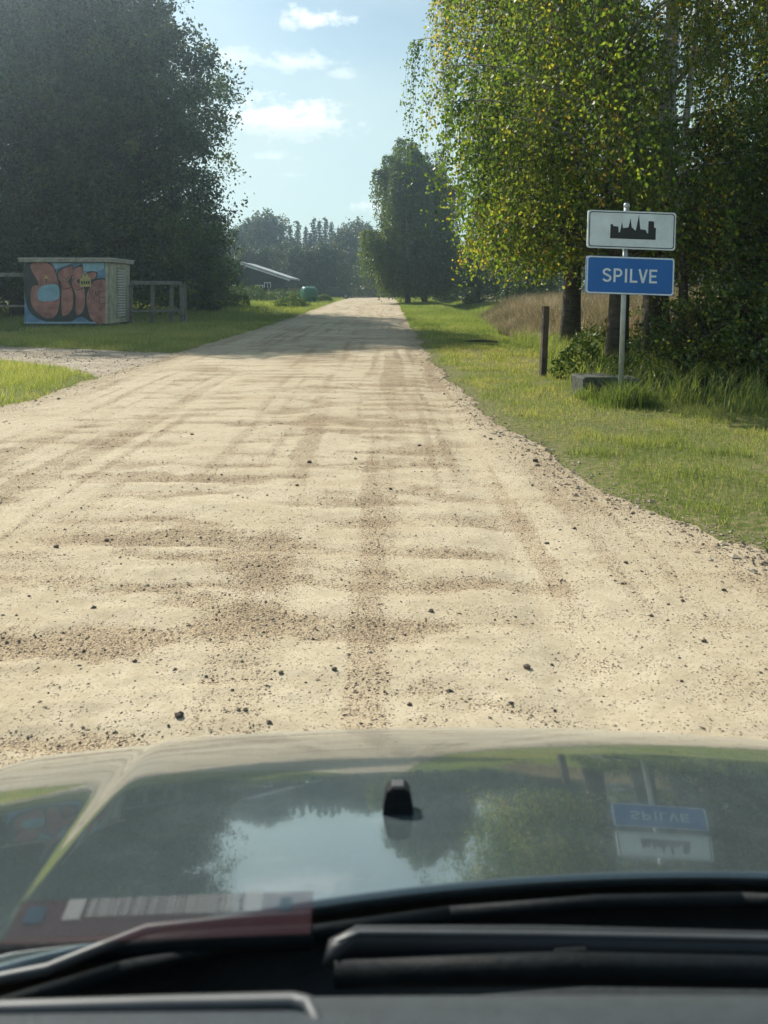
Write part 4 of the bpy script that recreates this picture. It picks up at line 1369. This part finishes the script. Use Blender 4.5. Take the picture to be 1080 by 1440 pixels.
M_plastic = simple('black_plastic', (.008, .011, .013), .6, .2, 30, .15, spec=.12)
M_wiper = simple('wiper_metal', (.018, .021, .024), .45, .1, 20, spec=.5)
M_dash = simple('dashboard_vinyl', (.030, .040, .048), .6, .12, 60, .2, spec=.35)
M_chrome = simple('grey_trim', (.09, .095, .10), .5, .08, 20, metal=.3)
M_refl_red = simple('refl_dark_red', (.06, .025, .035), .7, .1, 12, spec=.08)  # see-through colours that paint the card's reflection in the windscreen
M_bar = simple('refl_white', (.30, .32, .32), .7, .05, 12, spec=.08)
for mm, al in ((M_refl_red, .24), (M_bar, .30)):
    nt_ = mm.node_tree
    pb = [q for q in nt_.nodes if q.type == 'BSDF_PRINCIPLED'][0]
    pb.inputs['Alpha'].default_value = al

XC = .14
YS = np.linspace(.42, 1.95, 500)


def slope(Y):
    s = .212+.10*np.clip((Y-.7)/.4, -.6, 1)
    s = s+.262*np.clip((Y-1.08)/.28, 0, 1)**1.2
    s = s+np.where(Y > 1.36, 9*np.clip(Y-1.36, 0, 9)**1.5*3+1.0*(Y-1.36), 0)
    return s


ZS = -np.cumsum(slope(YS))*(YS[1]-YS[0])
ZS = ZS-np.interp(.7, YS, ZS)+.94
# crest of the bonnet as seen over it from the driver's eye
for _ in range(6):
    ZS += .9*(np.min((1.5-ZS)/YS)-.572)


def hood_z(x, Y):
    dx = np.abs(np.asarray(x, float)-XC)
    cr = .0035*(np.tanh((dx-(.50+.06*(np.asarray(Y)-1.0)))/.012)-1)
    return np.interp(Y, YS, ZS)-.078*dx**2-1.6*np.clip(dx-.70, 0, 1)**2-cr-.0035


def hood_rear(x):
    return .742-.40*np.clip(.42-np.asarray(x, float), 0, 1)**2*.55-.10*np.clip(np.asarray(x, float)-.42, 0, 1)**2


car = thing('car', 'dark grey car whose bonnet and wipers fill the foreground', 'car', (XC, 1.0, 0))


def cp(V):
    V = np.array(V, float); V[..., 0] -= XC; V[..., 1] -= 1.0
    return V


def sheet(name, X, Y, Z, mat, parent=car, thick=0.0):
    ny, nx = X.shape
    ii = (np.arange(ny-1)[:, None]*nx+np.arange(nx-1)[None]).ravel()
    q = np.stack([ii, ii+1, ii+nx+1, ii+nx], -1)
    o = obj(name, mesh_np(name, cp(np.stack([X, Y, Z], -1)), q, mats=[mat], smooth=True), parent)
    if thick:
        md = o.modifiers.new('thick', 'SOLIDIFY'); md.thickness = thick; md.offset = -1
    return o


u = np.linspace(0, 1, 130)
xs = np.linspace(XC-.84, XC+.84, 300)
X = np.repeat(xs[None], 130, 0)
Yr = hood_rear(xs)
Yf = 1.60-.16*(xs-XC)**2*1.2
Y = Yr[None]+(Yf-Yr)[None]*u[:, None]
Z = hood_z(X, Y)
# folded rear edge of the bonnet
Z[0] -= .012; Y[0] += .006
hood = sheet('bonnet', X, Y, Z, M_paint, thick=.004)
# fascia and bumper below the bonnet
v = np.linspace(0, 1, 16)[:, None]
X2 = np.repeat(xs[None], 16, 0)
Y2 = Yf[None]+.01+.16*np.sin(v*2.4)
Z2 = (hood_z(xs, Yf)-.004)[None]*(1-v)+.22*v
sheet('bumper', X2, Y2, Z2, M_paint, thick=.004)
for s in (-1, 1):
    ys = np.linspace(.25, 1.52, 30)
    v = np.linspace(0, 1, 14)[:, None]
    xe = XC+s*.845
    zt = hood_z(xe, ys)-.004
    YY = np.repeat(ys[None], 14, 0)
    arch = np.maximum(.26, np.where(np.abs(ys-1.02) < .36, .34+np.sqrt(np.maximum(.36**2-(ys-1.02)**2, 0))*.9, .26))
    ZZ = zt[None]*(1-v)+np.minimum(arch, zt-.05)[None]*v
    XX = xe+s*.05*np.sin(v*2.2)+0*YY
    sheet('fender', XX, YY, ZZ, M_paint, thick=.003)
    wl = MB(); wl.lathe([(.0, -.10), (.22, -.10), (.30, -.085), (.315, 0), (.30, .085), (.22, .10), (0, .10)], 28, 'X')
    wo = wl.build('wheel', M_tyre, car, True, (s*.76, .02, .315))
    MB().lathe([(0, s*.115), (.12, s*.112), (.21, s*.103)], 20, 'X').build('rim', M_rim, wo, True)
    hl = MB(); hl.lathe([(0, .09), (.07, .075), (.10, .02), (.105, -.05)], 20, 'Y')
    hl.build('headlight', M_glass, car, True, (s*.58, .60, float(hood_z(XC+s*.58, 1.58))-.16))

# washer nozzle on the bonnet
nx_, ny_ = .016, .885
nzz = float(hood_z(nx_, ny_))
m = MB()
pr = [(-.019, 0), (.019, 0), (.0165, .020), (.0135, .033), (.008, .036), (-.008, .036), (-.0135, .033), (-.0165, .020)]
m.prism(pr, -.016, .014)
nz = m.build('washer_nozzle', M_plastic, car, loc=(nx_-XC, ny_-1.0, nzz-.003))
nz.rotation_euler = (R(-14), 0, 0)
nz.scale = (.95, .9, .82)
md = nz.modifiers.new('bevel', 'BEVEL'); md.width = .004; md.segments = 3
MB().box((-.0075, -.012, .0358), (.0075, .010, .038), .001).build('nozzle_cap', M_chrome, nz)

# scuttle between bonnet and windscreen
v = np.linspace(0, 1, 12)[:, None]
xs2 = np.linspace(-.68, .96, 80)
Xs = np.repeat(xs2[None], 12, 0)
Yb = hood_rear(xs2)+.10
Ys = Yb[None]+(.50-Yb)[None]*v
Zs = (hood_z(xs2, Yb)-.05)[None]+.01*np.sin(v*math.pi)+.03*v
sheet('scuttle_panel', Xs, Ys, Zs, simple('scuttle_plastic', (.022, .028, .033), .6, .15, 25, .2, spec=.3), thick=.003)
m = MB()
for i in range(5):
    xa = -.5+.28*i
    m.tube(cp([(xa, float(hood_rear(xa))-.012, float(hood_z(xa, hood_rear(xa)))-.012), (xa+.14, float(hood_rear(xa+.14))-.012, float(hood_z(xa+.14, hood_rear(xa+.14)))-.012), (xa+.28, float(hood_rear(xa+.28))-.012, float(hood_z(xa+.28, hood_rear(xa+.28)))-.012)]), .006, 8)
m.build('rubber_seal', M_plastic, car, True)


def ray(px, py, Y):
    return ((px-540)*Y/1080, Y, 1.5-(py-408)*Y/1080)


def wiper(pts, rad, label_parts, flat=1.0):
    wo = MB(); wo.tube(cp(pts), rad, 10, True, flat)
    return wo.build('wiper_arm', M_wiper, car, True)


# right wiper: broad arm lying low across the scuttle, with its blade below
a1 = [ray(464, 1358, .640), ray(470, 1336, .645), ray(500, 1326, .650), ray(760, 1326, .660), ray(1080, 1332, .668), ray(1500, 1345, .68)]
wr = wiper(a1, [.009, .0115, .012, .012, .0115, .011], None, .75)
m = MB(); m.tube(cp([ray(470, 1368, .632), ray(800, 1362, .640), ray(1500, 1375, .66)]), [.010, .011, .010], 8); m.build('wiper_blade', M_plastic, wr, True)
m = MB(); m.tube(cp([ray(463, 1345, .640), ray(472, 1324, .644), ray(505, 1313, .648), ray(760, 1315, .658), ray(1080, 1321, .666), ray(1500, 1334, .678)]), [.0022, .0026, .0028, .0028, .0028, .0028], 6); m.build('arm_highlight', M_chrome, wr, True)  # thin grey strip paints the highlight along the arm's upper edge
m = MB(); m.box((-.016, -.010, -.006), (.016, .010, .008), .003, None, cp([ray(800, 1340, .655)])[0]); m.build('blade_clip', M_plastic, wr)
# left wiper: thin bright arm rising to the right
wl_ = MB(); wl_.tube(cp([ray(-60, 1388, .615), ray(0, 1376, .618), ray(66, 1363, .622), ray(135, 1335, .628), ray(206, 1307, .636), ray(330, 1292, .645), ray(436, 1284, .652)]), [.0042, .0042, .0042, .0040, .0038, .0022, .0016], 8)
wl_.build('wiper_arm', M_chrome, car, True)
m = MB(); m.tube(cp([ray(-60, 1345, .655), ray(200, 1330, .66), ray(440, 1318, .665)]), .009, 8); m.build('wiper_blade', M_plastic, car, True)

# dashboard top behind the scuttle
xs3 = np.linspace(-.66, .94, 60); v = np.linspace(0, 1, 24)[:, None]
Xd = np.repeat(xs3[None], 24, 0)
Yd = .488-.46*v+0*Xd
Zd = 1.035+.06*np.clip(v*6, 0, 1)**.5-.012*v-.03*(Xd-.14)**2
Zd[0] = .90
sheet('dashboard', Xd, Yd, Zd, M_dash, thick=.004)
# card pocket on the dashboard
m = MB(); m.tube(cp([ray(-60, 1425, .452), ray(0, 1420, .452), ray(220, 1413, .452), ray(410, 1408, .452), ray(432, 1412, .448), ray(446, 1438, .438), ray(452, 1475, .425)]), .0042, 8)
m.build('pocket_rim', M_chrome, car, True)

# windscreen reflection of a bar code card, built as a see-through sheet
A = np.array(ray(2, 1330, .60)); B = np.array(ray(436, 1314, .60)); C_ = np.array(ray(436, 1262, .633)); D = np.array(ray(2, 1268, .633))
card = thing('card_reflection', 'windscreen reflection of a dark red bar code card, built as a see-through sheet at the left', 'card', tuple((A+B)/2))
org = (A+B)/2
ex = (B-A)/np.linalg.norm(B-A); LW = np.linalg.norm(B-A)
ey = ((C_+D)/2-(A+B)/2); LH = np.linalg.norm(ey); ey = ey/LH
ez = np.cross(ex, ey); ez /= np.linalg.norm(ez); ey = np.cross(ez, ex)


def on_reflection(u0, u1, v0, v1, d0, d1, name, mat, parent):
    m = MB(); V = []
    for d in (d0, d1):
        for (a, b) in ((u0, v0), (u1, v0), (u1, v1), (u0, v1)):
            V.append(ex*((a-.5)*LW)+ey*(b*LH)+ez*d)
    m.add(V, [(0, 1, 2, 3), (4, 5, 6, 7), (0, 1, 5, 4), (1, 2, 6, 5), (2, 3, 7, 6), (3, 0, 4, 7)])
    return m.build(name, mat, parent)


sheet_ = on_reflection(0, 1, 0, 1, 0, .0012, 'sheet', M_refl_red, card)
on_reflection(.165, .225, .50, 1.0, .0014, .0020, 'barcode_guard', M_bar, sheet_)
on_reflection(.77, .83, .55, 1.05, .0014, .0020, 'barcode_guard', M_bar, sheet_)
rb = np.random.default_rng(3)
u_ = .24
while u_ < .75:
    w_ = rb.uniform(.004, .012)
    on_reflection(u_, u_+w_, .55, 1.0, .0014, .0020, 'bar', M_bar, sheet_)
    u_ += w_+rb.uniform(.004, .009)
CB_ = simple('refl_blue', (.04, .08, .11), .7, .1, 10, spec=.08)
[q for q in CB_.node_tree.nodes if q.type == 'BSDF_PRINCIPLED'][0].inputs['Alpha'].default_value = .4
on_reflection(.035, .10, .45, .85, .0014, .0020, 'badge', CB_, sheet_)
on_reflection(.89, .93, .55, .85, .0014, .0020, 'badge', CB_, sheet_)

# ------------------------------------------------------------------ air
haze_m = bpy.data.materials.new('haze'); haze_m.use_nodes = True
t = NT(haze_m.node_tree)
pv = t.n('ShaderNodeVolumePrincipled', ins={'Color': (.66, .85, 1.0, 1), 'Density': HAZE, 'Anisotropy': .80})
ho = t.n('ShaderNodeOutputMaterial')
t.t.links.new(pv.outputs[0], ho.inputs['Volume'])
m = MB(); m.box((-150, -30, -4.0), (150, 215, 27.0))
hz_o = m.build('haze', haze_m)
tag(hz_o, 'thin bright haze hanging over the road and trees', 'haze', kind='stuff')
